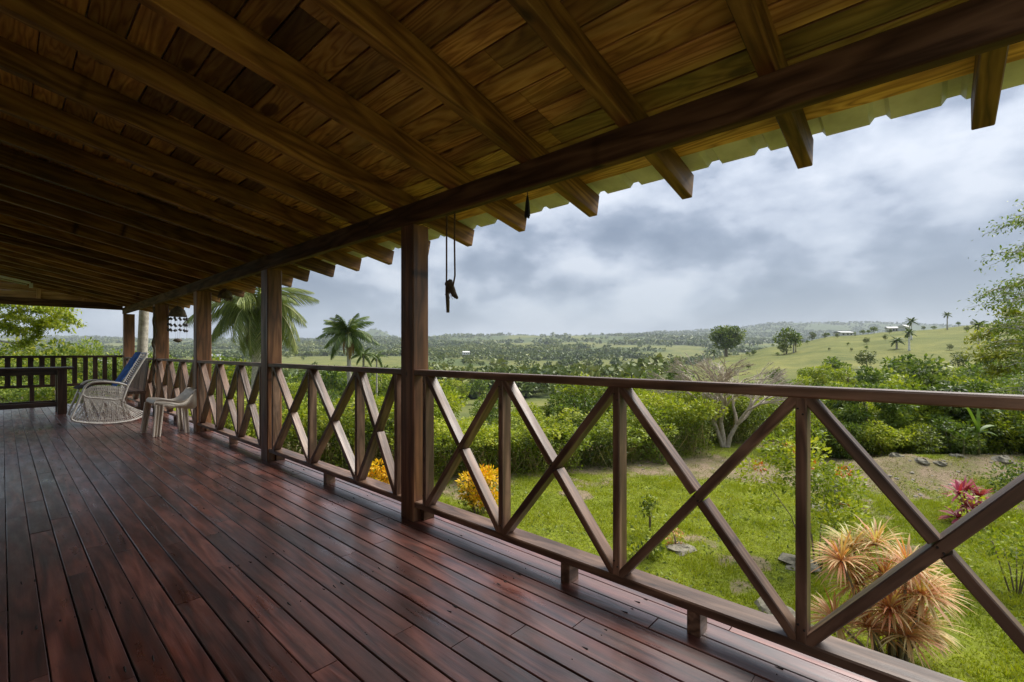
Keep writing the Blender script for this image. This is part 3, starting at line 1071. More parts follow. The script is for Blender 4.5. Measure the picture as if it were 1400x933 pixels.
def zones(x, y):
    """dirt 0..1 and pasture 0..1"""
    d = x * SN + y * CS
    lat = x * CS - y * SN
    px = CX + F_PX * lat / np.maximum(d, .5)
    dl = np.interp(px, *DLAWN) + 1.1 * (fbm(x / 1.3, y / 1.3, 4, 31) - .5)
    dirt = np.clip((d - dl) / .55, 0, 1) * np.clip((17.5 - d) / 3, 0, 1)
    dirt *= np.clip(.40 + 2.6 * (fbm(x / 1.1, y / 1.1, 4, 41) - .43), 0, 1)
    # worn patches in the lawn
    pt = np.clip((fbm(x / .9, y / .9, 4, 51) - .62) * 7, 0, 1) * np.clip((d - 2) / 2, 0, 1) * (d < 11)
    dirt = np.maximum(dirt, pt * .8)
    # pasture against wood in the valley
    pn = fbm(x / 150 + 3, y / 150, 4, 61)
    past = np.clip((pn - .47) * 9, 0, 1) * (d < 2600)
    past = np.where(d < 130, np.clip(past + .5, 0, 1), past)
    hl = np.clip((px - 915) / 30, 0, 1) * (d > 80) * (d < 330)
    past = np.maximum(past, hl)
    f1 = (np.abs(px - 465) < 120) & (d > 330) & (d < 640)
    f2 = (np.abs(px - 785) < 75) & (d > 215) & (d < 400)
    f3 = (np.abs(px - 710) < 90) & (d > 40) & (d < 130)
    past = np.maximum(past, (f1 | f2 | f3) * 1.0)
    return dirt, past, px, d


NA1 = np.linspace(-.60, 2.28, 620)
NA = np.concatenate([NA1, np.linspace(2.28, 2 * math.pi - .60, 60)[1:-1]])
NRr = np.concatenate([np.linspace(.4, 18, 110), np.geomspace(18.3, 5200, 190)])
AA, RR = np.meshgrid(NA, NRr)
GX, GY = RR * np.sin(AA), RR * np.cos(AA)
GZZ = ground(GX, GY)
dirt, past, _, _ = zones(GX, GY)
na, nr = len(NA), len(NRr)
ii, jj = np.meshgrid(np.arange(nr - 1), np.arange(na), indexing='ij')
j2 = (jj + 1) % na
Q = np.stack([ii * na + jj, (ii + 1) * na + jj, (ii + 1) * na + j2, ii * na + j2], -1).reshape(-1, 4)
tm = mesh('terrain', np.stack([GX, GY, GZZ], -1).reshape(-1, 3), Q[:, ::-1], None, smooth=True)
for nm, arr in (('dirt', dirt), ('pasture', past)):
    a_ = tm.attributes.new(nm, 'FLOAT', 'POINT'); a_.data.foreach_set('value', arr.ravel().astype(np.float32))
m, g = new_mat('ground')
ge = g.n('ShaderNodeNewGeometry')
pos = ge.outputs['Position']
ad = g.n('ShaderNodeAttribute', attribute_name='dirt').outputs['Fac']
ap = g.n('ShaderNodeAttribute', attribute_name='pasture').outputs['Fac']
n1 = g.noise(pos, 2.2, 8.0, .62)
n2 = g.noise(pos, 14.0, 6.0, .65)
n3 = g.noise(pos, .09, 10.0, .72)
n4 = g.noise(pos, .012, 8.0, .65)
lawn = g.mix(g.ramp(n2, [(.35, 0.0), (.65, 1.0)]), g.ramp(n1, [(.3, (0.13, 0.175, 0.012)), (.7, (0.26, 0.295, 0.018))]), (0.10, 0.115, 0.015))
dcol = g.mix(g.ramp(n2, [(.3, 0.0), (.7, 1.0)]), (0.19, 0.145, 0.09), g.ramp(n1, [(.42, (0.13, 0.14, 0.035)), (.60, (0.29, 0.215, 0.145))]))
dm = g.math('ADD', ad, g.math('MULTIPLY', g.math('SUBTRACT', n1, .5), .7), clamp=True)
dm = g.ramp(dm, [(.32, 0.0), (.62, 1.0)])
nearc = g.mix(dm, lawn, dcol)
fieldc = g.mix(g.ramp(n3, [(.35, 0.0), (.65, 1.0)]), g.ramp(n4, [(.35, (0.145, 0.155, 0.036)), (.65, (0.225, 0.21, 0.06))]), (0.085, 0.105, 0.026))
woodc = g.ramp(n3, [(.35, (0.045, 0.070, 0.022)), (.65, (0.10, 0.125, 0.034))])
farc = g.mix(ap, woodc, fieldc)
cd = g.vmath('LENGTH', pos)
nd_ = cd.node.outputs['Value']
zf = g.n('ShaderNodeMapRange', {0: nd_, 1: 17.0, 2: 26.0}).outputs[0]
colr = g.mix(zf, nearc, farc)
bp = g.n('ShaderNodeBump', {'Strength': .7, 'Distance': .06, 'Height': g.math('ADD', n2, g.math('MULTIPLY', n1, .7))})
p = g.n('ShaderNodeBsdfPrincipled', {'Base Color': colr, 'Roughness': .95, 'Specular IOR Level': .15, 'Normal': bp.outputs[0]})
g.n('ShaderNodeOutputMaterial', {0: p.outputs[0]})
tm.materials.append(m)
tag(obj('terrain', tm), 'lawn, dirt path, pastures and wooded hills reaching the horizon', None, None, 'structure')


def gz(x, y): return float(ground(np.array([x]), np.array([y]))[0])


def gpt(px, d, dz=0.0):
    """ground point in the direction of survey column px at depth d"""
    p = at_depth(px, HY, d)
    return Vector((p.x, p.y, gz(p.x, p.y) + dz))


# ------------------------------------------------------------------ leaves
def unit(v): return v / np.maximum(1e-9, np.linalg.norm(v, axis=-1, keepdims=True))


def leaves(rs, P, D, size, aspect=.45, up=.5, fold=.18, tint=None, jit=.35, curl=.0):
    """one folded four-point leaf per point P, pointing along D"""
    n = len(P)
    D = unit(D)
    N = unit(rs.normal(size=(n, 3)) * (1 - up) + np.array([0, 0, 1.0]) * up)
    S = unit(np.cross(D, N))
    N = np.cross(S, D)
    L = size * rs.uniform(1 - jit, 1 + jit, (n, 1))
    W = L * aspect * .5
    V = np.empty((n, 4, 3))
    V[:, 0] = P
    V[:, 1] = P + D * L * .5 - S * W + N * (fold * W)
    V[:, 2] = P + D * L - N * (curl * L)
    V[:, 3] = P + D * L * .5 + S * W + N * (fold * W)
    Fc = np.arange(n * 4).reshape(n, 4)
    if tint is None: tint = rs.uniform(0, 1, n)
    T = np.repeat(np.clip(tint, 0, 1), 4)
    return V.reshape(-1, 3), Fc, T


def join(parts):
    V, Fc, T, k = [], [], [], 0
    for v, f, t in parts:
        V.append(v); Fc.append(f + k); T.append(t); k += len(v)
    return np.concatenate(V), np.concatenate(Fc), np.concatenate(T)


def clumps(rs, C, Rd, n, size, aspect=.45, out=.7, droop=.0, squash=.75, tint_c=None, tint_j=.22, up=.5, shell=.55, topbias=0.0):
    """leaves on the shells of clumps at C with radii Rd; colour varies clump by clump and leaf by leaf"""
    k = len(C)
    w = Rd ** 2; w = w / w.sum()
    idx = rs.choice(k, n, p=w)
    dirs = unit(rs.normal(size=(n, 3)) + np.array([0, 0, topbias]))
    rad = Rd[idx, None] * (shell + (1.08 - shell) * rs.uniform(0, 1, (n, 1)) ** .7)
    P = C[idx] + dirs * rad * np.array([1, 1, squash])
    D = dirs * out + rs.normal(size=(n, 3)) * (1 - out) + np.array([0, 0, -droop])
    if tint_c is None: tint_c = rs.uniform(.2, .75, k)
    t = tint_c[idx] + rs.normal(size=n) * tint_j
    return leaves(rs, P, D, size, aspect, up, tint=t)


def crown_pts(rs, n, rx, ry, rz, zc, inner=.35):
    d = unit(rs.normal(size=(n, 3)))
    r = rs.uniform(inner, 1, (n, 1)) ** .6
    return d * r * np.array([rx, ry, rz]) + np.array([0, 0, zc])


def tree_meshes(seed, h, rx, rz, n, leaf, mat, trunk_r=.18, nc=26, clump=.32, trunk_mat=None, squash=.75, lean=.0, limb_n=9, droop=0.1, aspect=.5, base=.25, shell=.55):
    rs = np.random.default_rng(seed)
    zc = h - rz
    C = crown_pts(rs, nc, rx * .78, rx * .78, rz * .80, zc)
    C[:, 0] += lean * (C[:, 2] / h)
    Rd = rs.uniform(.6, 1.15, nc) * clump * rx
    Rd = np.minimum(Rd, rx * .6)
    v, f, t = clumps(rs, C, Rd, n, leaf, aspect, squash=squash, droop=droop, shell=shell)
    cm = mesh('crown', v, f, mat, t)
    mb = MB()
    fork = h * base
    mb.tube([(0, 0, -.3), (lean * .1 + .02 * h * .1, 0, fork * .5), (lean * .25, 0, fork), (lean * .5, 0, (fork + zc) / 2), (lean * .8, 0, zc + rz * .2)],
            [trunk_r * 1.25, trunk_r, trunk_r * .85, trunk_r * .6, trunk_r * .2], 7)
    for i in range(limb_n):
        c = C[i % nc]
        b = Vector((lean * .3, 0, fork + (zc - fork) * rs.uniform(0, .8)))
        e = Vector(c)
        m_ = b.lerp(e, .5) + Vector((rs.normal() * .08 * rx, rs.normal() * .08 * rx, -.05 * rx))
        mb.tube([b, m_, e], [trunk_r * .42, trunk_r * .28, trunk_r * .1], 5)
    tmh = mesh('trunk', mb.v, mb.f, trunk_mat or M_TRUNK, smooth=True)
    return tmh, cm


def tree(name, label, cat, loc, ms, rz=0.0, sc=1.0, group=None):
    t = thing(name, label, cat, loc, rz, group)
    t.scale = (sc * R.uniform(.88, 1.15), sc * R.uniform(.88, 1.15), sc * R.uniform(.9, 1.08))
    obj('trunk', ms[0], t); obj('crown', ms[1], t)
    return t


# ------------------------------------------------------------------ hedge of tall shrubs behind the lawn
def shrub_mesh(seed, w, dp, h, n_top, n_low, mat, leaf=.085):
    rs = np.random.default_rng(seed)
    nc = 34
    C = np.stack([rs.uniform(-w / 2, w / 2, nc), rs.uniform(-dp / 2, dp / 2, nc), h * (.50 + .46 * rs.uniform(0, 1, nc) ** .7)], -1)
    C[:, 2] *= 1 - .16 * np.abs(C[:, 0] / (w / 2)) ** 2 + .05 * rs.normal(size=nc)
    Rd = rs.uniform(.20, .42, nc) * (h / 2)
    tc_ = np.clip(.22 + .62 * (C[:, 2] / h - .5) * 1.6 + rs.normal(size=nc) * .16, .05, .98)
    a = clumps(rs, C, Rd, n_top, leaf, .5, out=.65, droop=.15, tint_c=tc_, tint_j=.2)
    n = n_low
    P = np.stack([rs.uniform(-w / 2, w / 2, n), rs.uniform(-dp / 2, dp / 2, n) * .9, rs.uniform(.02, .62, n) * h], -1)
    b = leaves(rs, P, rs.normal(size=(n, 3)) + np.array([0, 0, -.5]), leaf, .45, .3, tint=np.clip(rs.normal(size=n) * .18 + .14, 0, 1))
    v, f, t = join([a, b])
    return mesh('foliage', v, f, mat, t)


def stalk_mesh(seed, w, dp, h, n):
    rs = np.random.default_rng(seed)
    P = np.stack([rs.uniform(-w / 2, w / 2, n), rs.uniform(-dp / 2, dp / 2, n), np.full(n, -.05)], -1)
    D = rs.normal(size=(n, 3)) * .28 + np.array([0, 0, 1.0])
    v, f, t = leaves(rs, P, D, h * .62, .022, .1, tint=rs.uniform(0, 1, n), jit=.5)
    return mesh('stem', v, f, L_STALK, t)


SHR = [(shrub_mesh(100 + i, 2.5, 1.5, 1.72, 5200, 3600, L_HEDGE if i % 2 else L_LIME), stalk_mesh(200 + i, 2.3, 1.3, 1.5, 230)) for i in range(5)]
hedge_spots = [(250, 12.3, .95), (330, 11.8, 1.0), (410, 11.2, .98), (485, 11.6, 1.02), (545, 12.2, 1.0), (610, 11.3, .97), (668, 12.0, 1.05), (728, 11.6, .92), (790, 12.4, 1.0),
               (850, 12.8, 1.04), (905, 13.6, 1.05), (960, 15.2, 1.12), (1030, 15.8, 1.0)]
HL = ['hedge shrub behind the second post', 'hedge shrub in the gap right of the second post', 'lime green hedge shrub left of the first baluster pair', 'hedge shrub above the left yellow flowers',
      'bright hedge shrub left of the nearest post', 'hedge shrub hidden partly by the nearest post', 'hedge shrub above the right yellow flower bush', 'hedge shrub with dry stems at its foot',
      'tall lime hedge shrub left of the middle baluster', 'hedge shrub at the end of the dirt path', 'leafy shrub just left of the bare tree', 'dark shrub directly behind the bare tree', 'green shrub right of the bare tree']
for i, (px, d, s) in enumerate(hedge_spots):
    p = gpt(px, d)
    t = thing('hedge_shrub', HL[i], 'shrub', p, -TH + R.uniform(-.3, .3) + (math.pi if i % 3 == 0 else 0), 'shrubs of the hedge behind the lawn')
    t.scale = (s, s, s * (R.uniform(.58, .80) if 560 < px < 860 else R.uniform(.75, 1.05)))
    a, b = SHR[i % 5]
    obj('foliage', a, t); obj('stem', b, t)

# lower bushes down the slope behind the hedge
BUSH = [tree_meshes(300 + i, 2.6, 1.6, 1.15, 4200, .15, (L_LIME, L_HEDGE, L_FEATH)[i], .06, 20, .36, base=.15) for i in range(3)]


def place(px):
    """a plain phrase for where something far off is seen"""
    for lim, ph in ((300, 'behind the third post'), (375, 'behind the second post'), (430, 'just right of the second post'), (490, 'under the lone coconut palm'), (560, 'just left of the nearest post'),
                    (625, 'just right of the nearest post'), (690, 'left of the first baluster'), (740, 'right of the first baluster'), (800, 'midway between the first and second baluster'), (850, 'left of the second baluster'),
                    (905, 'right of the second baluster'), (950, 'left of the bare tree'), (1000, 'above the bare tree'), (1045, 'right of the bare tree'), (1100, 'left of the nearest baluster'), (1150, 'right of the nearest baluster'),
                    (1200, 'below the hilltop houses'), (1250, 'below the royal palms'), (1310, 'left of the banana plant'), (1370, 'above the banana plant')):
        if px < lim: return ph
    return 'at the right edge'


bl = ['yellow green', 'mid green', 'olive green']
spots = [(600, 21, 1.0), (660, 23, 1.0), (700, 19, .9), (770, 24, 1.1), (800, 19, .95), (840, 26, 1.15), (880, 20, 1.0), (930, 26, 1.1), (1010, 24, 1.15), (1060, 21, 1.15), (1100, 26, 1.2), (1130, 20, 1.1),
         (1165, 24, 1.2), (1200, 28, 1.3), (1235, 22, 1.2), (1290, 26, 1.3), (1320, 20, 1.2), (1360, 24, 1.3), (1400, 28, 1.3), (395, 22, 1.0), (440, 24, 1.0), (500, 22, 1.0), (545, 25, 1.0), (320, 24, 1.1), (280, 20, 1.0),
         (870, 34, 1.3), (1080, 36, 1.3), (1150, 40, 1.3), (1290, 40, 1.4), (1380, 38, 1.4), (1430, 24, 1.3), (975, 33, 1.1)]
spots = [q for q in spots if not (655 < q[0] < 800)] + [(672, 18, .72), (715, 17, .62), (752, 19, .68), (790, 18, .74), (735, 15.5, .5), (690, 15.5, .55)]
for i, (px, d, s) in enumerate(spots):
    side = place(px)
    tree('bush', '%s bush %s beyond the hedge, %s' % (bl[i % 3], 'just' if d < 20.5 else ('a little way' if d < 25 else 'well'), side), 'bush', gpt(px, d, -.2), BUSH[i % 3], R.uniform(0, 6), s * R.uniform(.85, 1.1) * (.78 if px > 960 else .85), 'bushes on the slope beyond the hedge')

# dense trees behind the path on the right
DT = [tree_meshes(400, 3.7, 1.9, 1.9, 9000, .17, L_FEATH, .09, 50, .22, base=.12, droop=.25, aspect=.42, squash=.5),
      tree_meshes(401, 3.3, 1.75, 1.72, 9000, .15, L_LIME, .09, 50, .21, base=.12, droop=.25, aspect=.34, squash=.42),
      tree_meshes(402, 4.0, 1.85, 2.0, 9000, .20, L_DARK, .09, 46, .24, base=.12, droop=.2, aspect=.5, squash=.6)]
for i, (px, d, s, k_, lab) in enumerate([(1135, 14.4, .62, 1, 'feathery tree behind the orange flowered shrub'), (1185, 13.3, .66, 0, 'dark leafy tree behind the path, left of the banana plant'),
                                   (1240, 13.6, .68, 1, 'layered feathery tree behind the dirt bank'), (1290, 13.0, .64, 2, 'broad leaved dark tree just left of the banana plant'),
                                   (1345, 13.4, .70, 0, 'dark tree behind the banana plant'), (1400, 12.6, .72, 1, 'feathery tree at the right edge behind the path'), (1450, 12.4, .78, 2, 'dark tree half outside the right edge'),
                                   (1262, 17.5, .66, 2, 'round dark tree with glossy leaves rising above the others')]):
    tree('dense_tree', lab, 'tree', gpt(px, d, -.1), DT[k_], R.uniform(0, 6), s, 'trees behind the path on the right')

for i, (px, d, s) in enumerate([(1085, 13.6, .55), (1125, 13.0, .5), (1160, 12.6, .42), (1205, 12.3, .5), (1250, 12.2, .42), (1300, 12.0, .46), (1335, 12.2, .5), (1385, 11.9, .5), (1430, 11.5, .55), (1225, 15.2, .85), (1330, 15.0, .85), (1165, 15.6, .8), (1400, 14.6, .9)]):
    tree('undergrowth_bush', '%s undergrowth bush behind the path, %s%s' % (bl[i % 3], place(px), ', further back' if d > 14 else ''), 'bush', gpt(px, d, -.1), BUSH[i % 3], R.uniform(0, 6), s, 'undergrowth behind the path')

# ------------------------------------------------------------------ bare tree
rb_ = random.Random(5)


def bare_tree(loc):
    t = thing('bare_tree', 'leafless pale tree with spreading twigs beside the dirt path', 'tree', loc, -TH)
    tr, br, tw = MB(), MB(), MB()

    def grow(p, d, L, r, lvl):
        q = p + d * L
        m_ = p.lerp(q, .5) + Vector((rb_.uniform(-1, 1), rb_.uniform(-1, 1), rb_.uniform(-.5, 1))) * L * .07
        (tr if lvl == 0 else br if lvl < 4 else tw).tube([p, m_, q], [r, r * .88, r * .74], 6 if lvl < 3 else 4, False)
        if lvl >= 7 or r < .0028: return
        nb_ = 2 if rb_.random() < .5 else 3
        if lvl == 0: nb_ = 3
        for i in range(nb_):
            ax = Vector((rb_.uniform(-1, 1), rb_.uniform(-1, 1), rb_.uniform(-1, 1))).normalized()
            nd2 = (Quaternion(ax, rb_.uniform(.35, .85)) @ d)
            out = Vector((q.x, q.y, 0))
            if out.length > .01: nd2 += out.normalized() * .22
            nd2.z = nd2.z * (.82 if lvl > 1 else 1) + (.06 if lvl > 3 else 0)
            nd2.normalize()
            grow(q, nd2, L * rb_.uniform(.66, .86), r * .68, lvl + 1)
    for d in (Vector((-.10, .1, 1)), Vector((.38, 0, 1)), Vector((-.28, .2, 1))):
        grow(Vector((d.x * .12, d.y * .12, -.1)), d.normalized(), .85, .075, 0)
    tr.build('trunk', M_BARE, t, True); br.build('limb', M_BARE, t, True); tw.build('twig', M_BARE, t)
    return t


bare_tree(gpt(992, 14.3))

# ------------------------------------------------------------------ lawn grass
n = 230000
rs = np.random.default_rng(3)
dd = np.sqrt(rs.uniform(2.4 ** 2, 11.2 ** 2, n))
pxs = rs.uniform(430, 1460, n)
ux = (pxs - CX) / F_PX
bx, by = dd * (SN + ux * CS), dd * (CS - ux * SN)
dirt_, _, _, _ = zones(bx, by)
keep = (rs.uniform(0, 1, n) > dirt_ * 1.15) & (bx > 2.2)
bx, by = bx[keep], by[keep]
n = len(bx)
bz = ground(bx, by)
clumpn = fbm(bx / .35, by / .35, 3, 71)
P = np.stack([bx, by, bz - .006], -1)
D = rs.normal(size=(n, 3)) * .55 + np.array([0, 0, 1.0])
D = unit(D)
S = unit(np.cross(D, rs.normal(size=(n, 3))))
hh = (.020 + .12 * clumpn ** 2.2)[:, None] * rs.uniform(.6, 1.3, (n, 1))
ww = .0045 + .0035 * rs.uniform(0, 1, (n, 1))
V = np.stack([P - S * ww, P + S * ww, P + D * hh], 1).reshape(-1, 3)
tt = np.clip(.15 + .8 * fbm(bx / .8, by / .8, 4, 81) + rs.normal(size=n) * .16, 0, 1)
tag(obj('grass', mesh('grass', V, np.arange(n * 3).reshape(n, 3), L_GRASS, np.repeat(tt, 3))), 'short bright green lawn grass below the railing', 'grass', None, 'stuff')


# broad leaved weeds and clover in the lawn
n = 9000
rs = np.random.default_rng(14)
dd = np.sqrt(rs.uniform(2.6 ** 2, 10.8 ** 2, n)); ux = (rs.uniform(430, 1460, n) - CX) / F_PX
bx, by = dd * (SN + ux * CS), dd * (CS - ux * SN)
keep = (fbm(bx / .7, by / .7, 3, 191) > .52) & (bx > 2.3)
bx, by = bx[keep], by[keep]; n = len(bx)
P = np.stack([bx, by, ground(bx, by) + .004], -1)
v, f, tt = leaves(rs, P, rs.normal(size=(n, 3)) * np.array([1, 1, .25]) + np.array([0, 0, .45]), .055, .5, .6, tint=rs.uniform(.1, .75, n))
tag(obj('lawn_weed', mesh('lawn_weed', v, f, L_HEDGE, tt)), 'patches of broad leaved weeds in the lawn', 'weeds', None, 'stuff')

# dry grass and straw on the bare strip
n = 60000
rs = np.random.default_rng(4)
dd = np.sqrt(rs.uniform(7.5 ** 2, 15.5 ** 2, n))
pxs = rs.uniform(560, 1480, n)
ux = (pxs - CX) / F_PX
bx, by = dd * (SN + ux * CS), dd * (CS - ux * SN)
dirt_, _, _, _ = zones(bx, by)
cl_ = fbm(bx / .5, by / .5, 3, 171)
keep = (dirt_ > .25) & (rs.uniform(0, 1, n) < (cl_ - .2) * 1.6)
bx, by = bx[keep], by[keep]
n = len(bx)
P = np.stack([bx, by, ground(bx, by) - .004], -1)
D = unit(rs.normal(size=(n, 3)) * 1.0 + np.array([0, 0, .55])); D[:, 2] = np.abs(D[:, 2])
S = unit(np.cross(D, rs.normal(size=(n, 3))))
hh = rs.uniform(.03, .10, (n, 1)); ww = rs.uniform(.003, .007, (n, 1))
V = np.stack([P - S * ww, P + S * ww, P + D * hh], 1).reshape(-1, 3)
tag(obj('dry_grass', mesh('dry_grass', V, np.arange(n * 3).reshape(n, 3), L_STALK, np.repeat(rs.uniform(.2, 1, n), 3))), 'straw coloured dry grass on the bare path strip', 'grass', None, 'stuff')


# ------------------------------------------------------------------ garden plants
def flower_bush(px, d, w, h, label):
    t = thing('flowering_bush', label, 'bush', gpt(px, d), -TH, 'yellow leaved bushes at the foot of the hedge')
    rs = np.random.default_rng(int(px))
    nc = 22
    C = np.stack([rs.uniform(-w / 2, w / 2, nc), rs.uniform(-w / 3, w / 3, nc), rs.uniform(.25, .95, nc) * h], -1)
    v, f, tt = clumps(rs, C, rs.uniform(.09, .16, nc), 1500, .085, .38, out=.8, up=.3, tint_c=rs.uniform(.3, .9, nc), tint_j=.2)
    obj('yellow_leaf', mesh('yellow_leaf', v, f, L_YELL, tt), t)
    v, f, tt = clumps(rs, C * np.array([1, 1, .75]), rs.uniform(.1, .18, nc), 380, .08, .4, out=.6, tint_c=rs.uniform(.1, .5, nc))
    obj('foliage', mesh('foliage', v, f, L_HEDGE, tt), t)
    mb = MB()
    for i in range(9):
        c = C[i]; mb.tube([(c[0] * .3, c[1] * .3, -.03), (c[0] * .7, c[1] * .7, c[2] * .5), tuple(c)], [.012, .009, .005], 5)
    mb.build('stem', M_TRUNK, t)


flower_bush(522, 9.6, .75, .62, 'yellow leaved bush left of the nearest post')
flower_bush(655, 8.5, .62, .78, 'orange and yellow leaved bush right of the nearest post')


def rosette(rs, c, axis, n, L, w, droop, segs=4, spread=1.0):
    """arching strap leaves from one point"""
    V, Fc, T = [], [], []
    axis = Vector(axis).normalized()
    for i in range(n):
        a = rs.uniform(0, 6.283)
        el = rs.uniform(-.15, 1.0)
        o = axis.orthogonal().normalized()
        o = Quaternion(axis, a) @ o
        d = (o * math.cos(el * 1.2) * spread + axis * math.sin(el * 1.2)).normalized()
        l = L * rs.uniform(.7, 1.1); ww = w * rs.uniform(.7, 1.2)
        s = d.cross(Vector((0, 0, 1)))
        if s.length < .05: s = Vector((1, 0, 0))
        s.normalize()
        p = Vector(c) + d * .01
        k = len(V); tn = rs.uniform(0, 1)
        dirv = d.copy()
        for j in range(segs + 1):
            u = j / segs
            wj = ww * (math.sin(math.pi * min(1, u * .85 + .12)) ** .8) * (1 if u < 1 else .05)
            V += [tuple(p - s * wj), tuple(p + s * wj)]
            T += [min(1, max(0, tn * .75 + u * .25))] * 2
            p = p + dirv * (l / segs)
            dirv = (dirv + Vector((0, 0, -droop / segs))).normalized()
        for j in range(segs):
            Fc.append((k + 2 * j, k + 2 * j + 1, k + 2 * j + 3, k + 2 * j + 2))
    return np.array(V), np.array(Fc), np.array(T)


def ti_plant(base, heads, mat, L, w, label, nleaf=46, droop=.9, name='cordyline', cat='plant', group=None):
    t = thing(name, label, cat, base, -TH, group)
    rs = np.random.default_rng(int(abs(base.x * 100)) + 3)
    mb = MB(); parts = []
    for (hx, hy, hz_) in heads:
        tilt = (hx * .6 + rs.normal() * .12, hy * .6 + rs.normal() * .12, 1)
        mb.tube([(hx * .25, hy * .25, -.05), (hx * .6, hy * .6, hz_ * .5), (hx, hy, hz_)], [.018, .015, .012], 6)
        n_ = int(nleaf * rs.uniform(.8, 1.2))
        v, f, tt = rosette(rs, (hx, hy, hz_), tilt, n_, L, w, droop)
        tt = np.clip(tt * .8 + rs.uniform(-.12, .25), 0, 1)
        obj('leaf_rosette', mesh('leaf_rosette', v, f, mat, tt), t)
    mb.build('stem', M_TRUNK, t, True)
    return t


# near orange cordyline: heads given by where they are seen
def heads_at(base_px, d, lst):
    out = []
    base = gpt(base_px, d)
    for (px, py, dd_) in lst:
        q = at_depth(px, py, d + dd_)
        out.append(((px - base_px) / F_PX * (d + dd_), dd_, q.z - base.z))
    return base, out


b_, hd = heads_at(1225, 4.35, [(1168, 768, .15), (1205, 752, .35), (1232, 745, .3), (1185, 775, .3), (1262, 790, .1), (1242, 815, -.15), (1205, 835, -.1), (1272, 812, 0.05), (1222, 790, .1), (1190, 860, .0), (1250, 845, .1), (1165, 850, .2), (1215, 870, -.2), (1238, 868, .15), (1268, 858, .05), (1200, 800, .25), (1228, 775, -.1), (1255, 828, .2)])
ti_plant(b_, hd, L_TI, .34, .0085, 'large spiky orange and cream cordyline on the lawn just below the nearest railing', 105, 1.0)
b_, hd = heads_at(1325, 8.0, [(1312, 676, 0), (1328, 672, .1), (1340, 680, 0), (1318, 694, -.1), (1332, 692, .05), (1310, 708, .0)])
ti_plant(b_, hd, L_PINK, .30, .026, 'pink and crimson leaved cordyline near the right edge beside the path', 30, .8)


def small_shrub(px, d, h, w, n, leaf, mat, label, name='small_shrub', flowers=0, stems=7, bare=.3):
    t = thing(name, label, 'shrub', gpt(px, d), -TH)
    rs = np.random.default_rng(int(px * 3))
    nc = 16
    C = np.stack([np.clip(rs.normal(size=nc), -1.5, 1.5) * w * .28, np.clip(rs.normal(size=nc), -1.5, 1.5) * w * .28, (bare + (1 - bare) * rs.uniform(0, 1, nc)) * h], -1)
    v, f, tt = clumps(rs, C, rs.uniform(.12, .26, nc) * w, n, leaf, .45, out=.6, tint_c=rs.uniform(.2, .8, nc), tint_j=.2)
    obj('foliage', mesh('foliage', v, f, mat, tt), t)
    mb = MB()
    for i in range(stems):
        c = C[i % nc]
        mb.tube([(c[0] * .1, c[1] * .1, -.05), (c[0] * .45, c[1] * .45, c[2] * .55), tuple(c)], [.010, .007, .003], 5)
    mb.build('stem', M_TRUNK, t, True)
    if flowers:
        idx = rs.choice(nc, flowers)
        for q_ in C[idx]:
            v, f, tt = clumps(rs, np.zeros((1, 3)), np.full(1, .07), 45, .05, .5, out=.8, tint_c=rs.uniform(.2, .8, 1))
            obj('flower', mesh('flower', v, f, L_ORANGE, tt), t, tuple(q_ + np.array([0, 0, .08])))
    return t


small_shrub(1118, 6.3, 1.8, 1.3, 4600, .065, L_LIME, 'slender shrub with orange flowers in front of the stone stump', 'flowering_shrub', 5, 6, .35)
small_shrub(1390, 5.6, 1.05, .95, 1500, .06, L_LIME, 'thin branched young green shrub at the right edge of the lawn', 'young_shrub', 0, 8, .18)
small_shrub(888, 7.5, .62, .34, 330, .06, L_HEDGE, 'small upright shrub standing alone on the lawn', 'small_shrub', 0, 4, .45)
small_shrub(882, 6.6, .34, .42, 420, .07, L_HEDGE, 'low leafy plant on the lawn in front of the small upright shrub', 'low_plant', 0, 5, .1)
small_shrub(925, 7.0, .28, .3, 160, .05, L_TI, 'low reddish plant beside the small upright shrub', 'low_plant', 0, 4, .1)
small_shrub(1395, 9.6, .5, 1.1, 900, .08, L_DARK, 'low dark bush at the right edge above the pink plant', 'low_bush', 0, 5, .1)
small_shrub(905, 12.2, .5, .5, 260, .08, L_FEATH, 'low silvery tuft at the foot of the hedge near the path end', 'low_plant', 0, 4, .1)


def rock(px, d, sx, sy, sz, label, name='rock', sink=.3, group=None):
    rs = np.random.default_rng(int(px * 7 + d * 13))
    V, Fc = lathe([(0.02, 1.0), (.45, .93), (.8, .6), (1.0, .1), (.9, -.5), (.3, -.9)], 10)
    V = [Vector(v) * (1 + .16 * rs.normal()) for v in V]
    V = [Vector((v.x * sx, v.y * sy, v.z * sz)) for v in V]
    Fc.append(tuple(range(10)))
    o = obj(name, mesh(name, V, Fc, M_SLAB, smooth=False), None, gpt(px, d, sz * (sink - .25)), (0, 0, rs.uniform(0, 6)))
    return tag(o, label, 'rock', group)


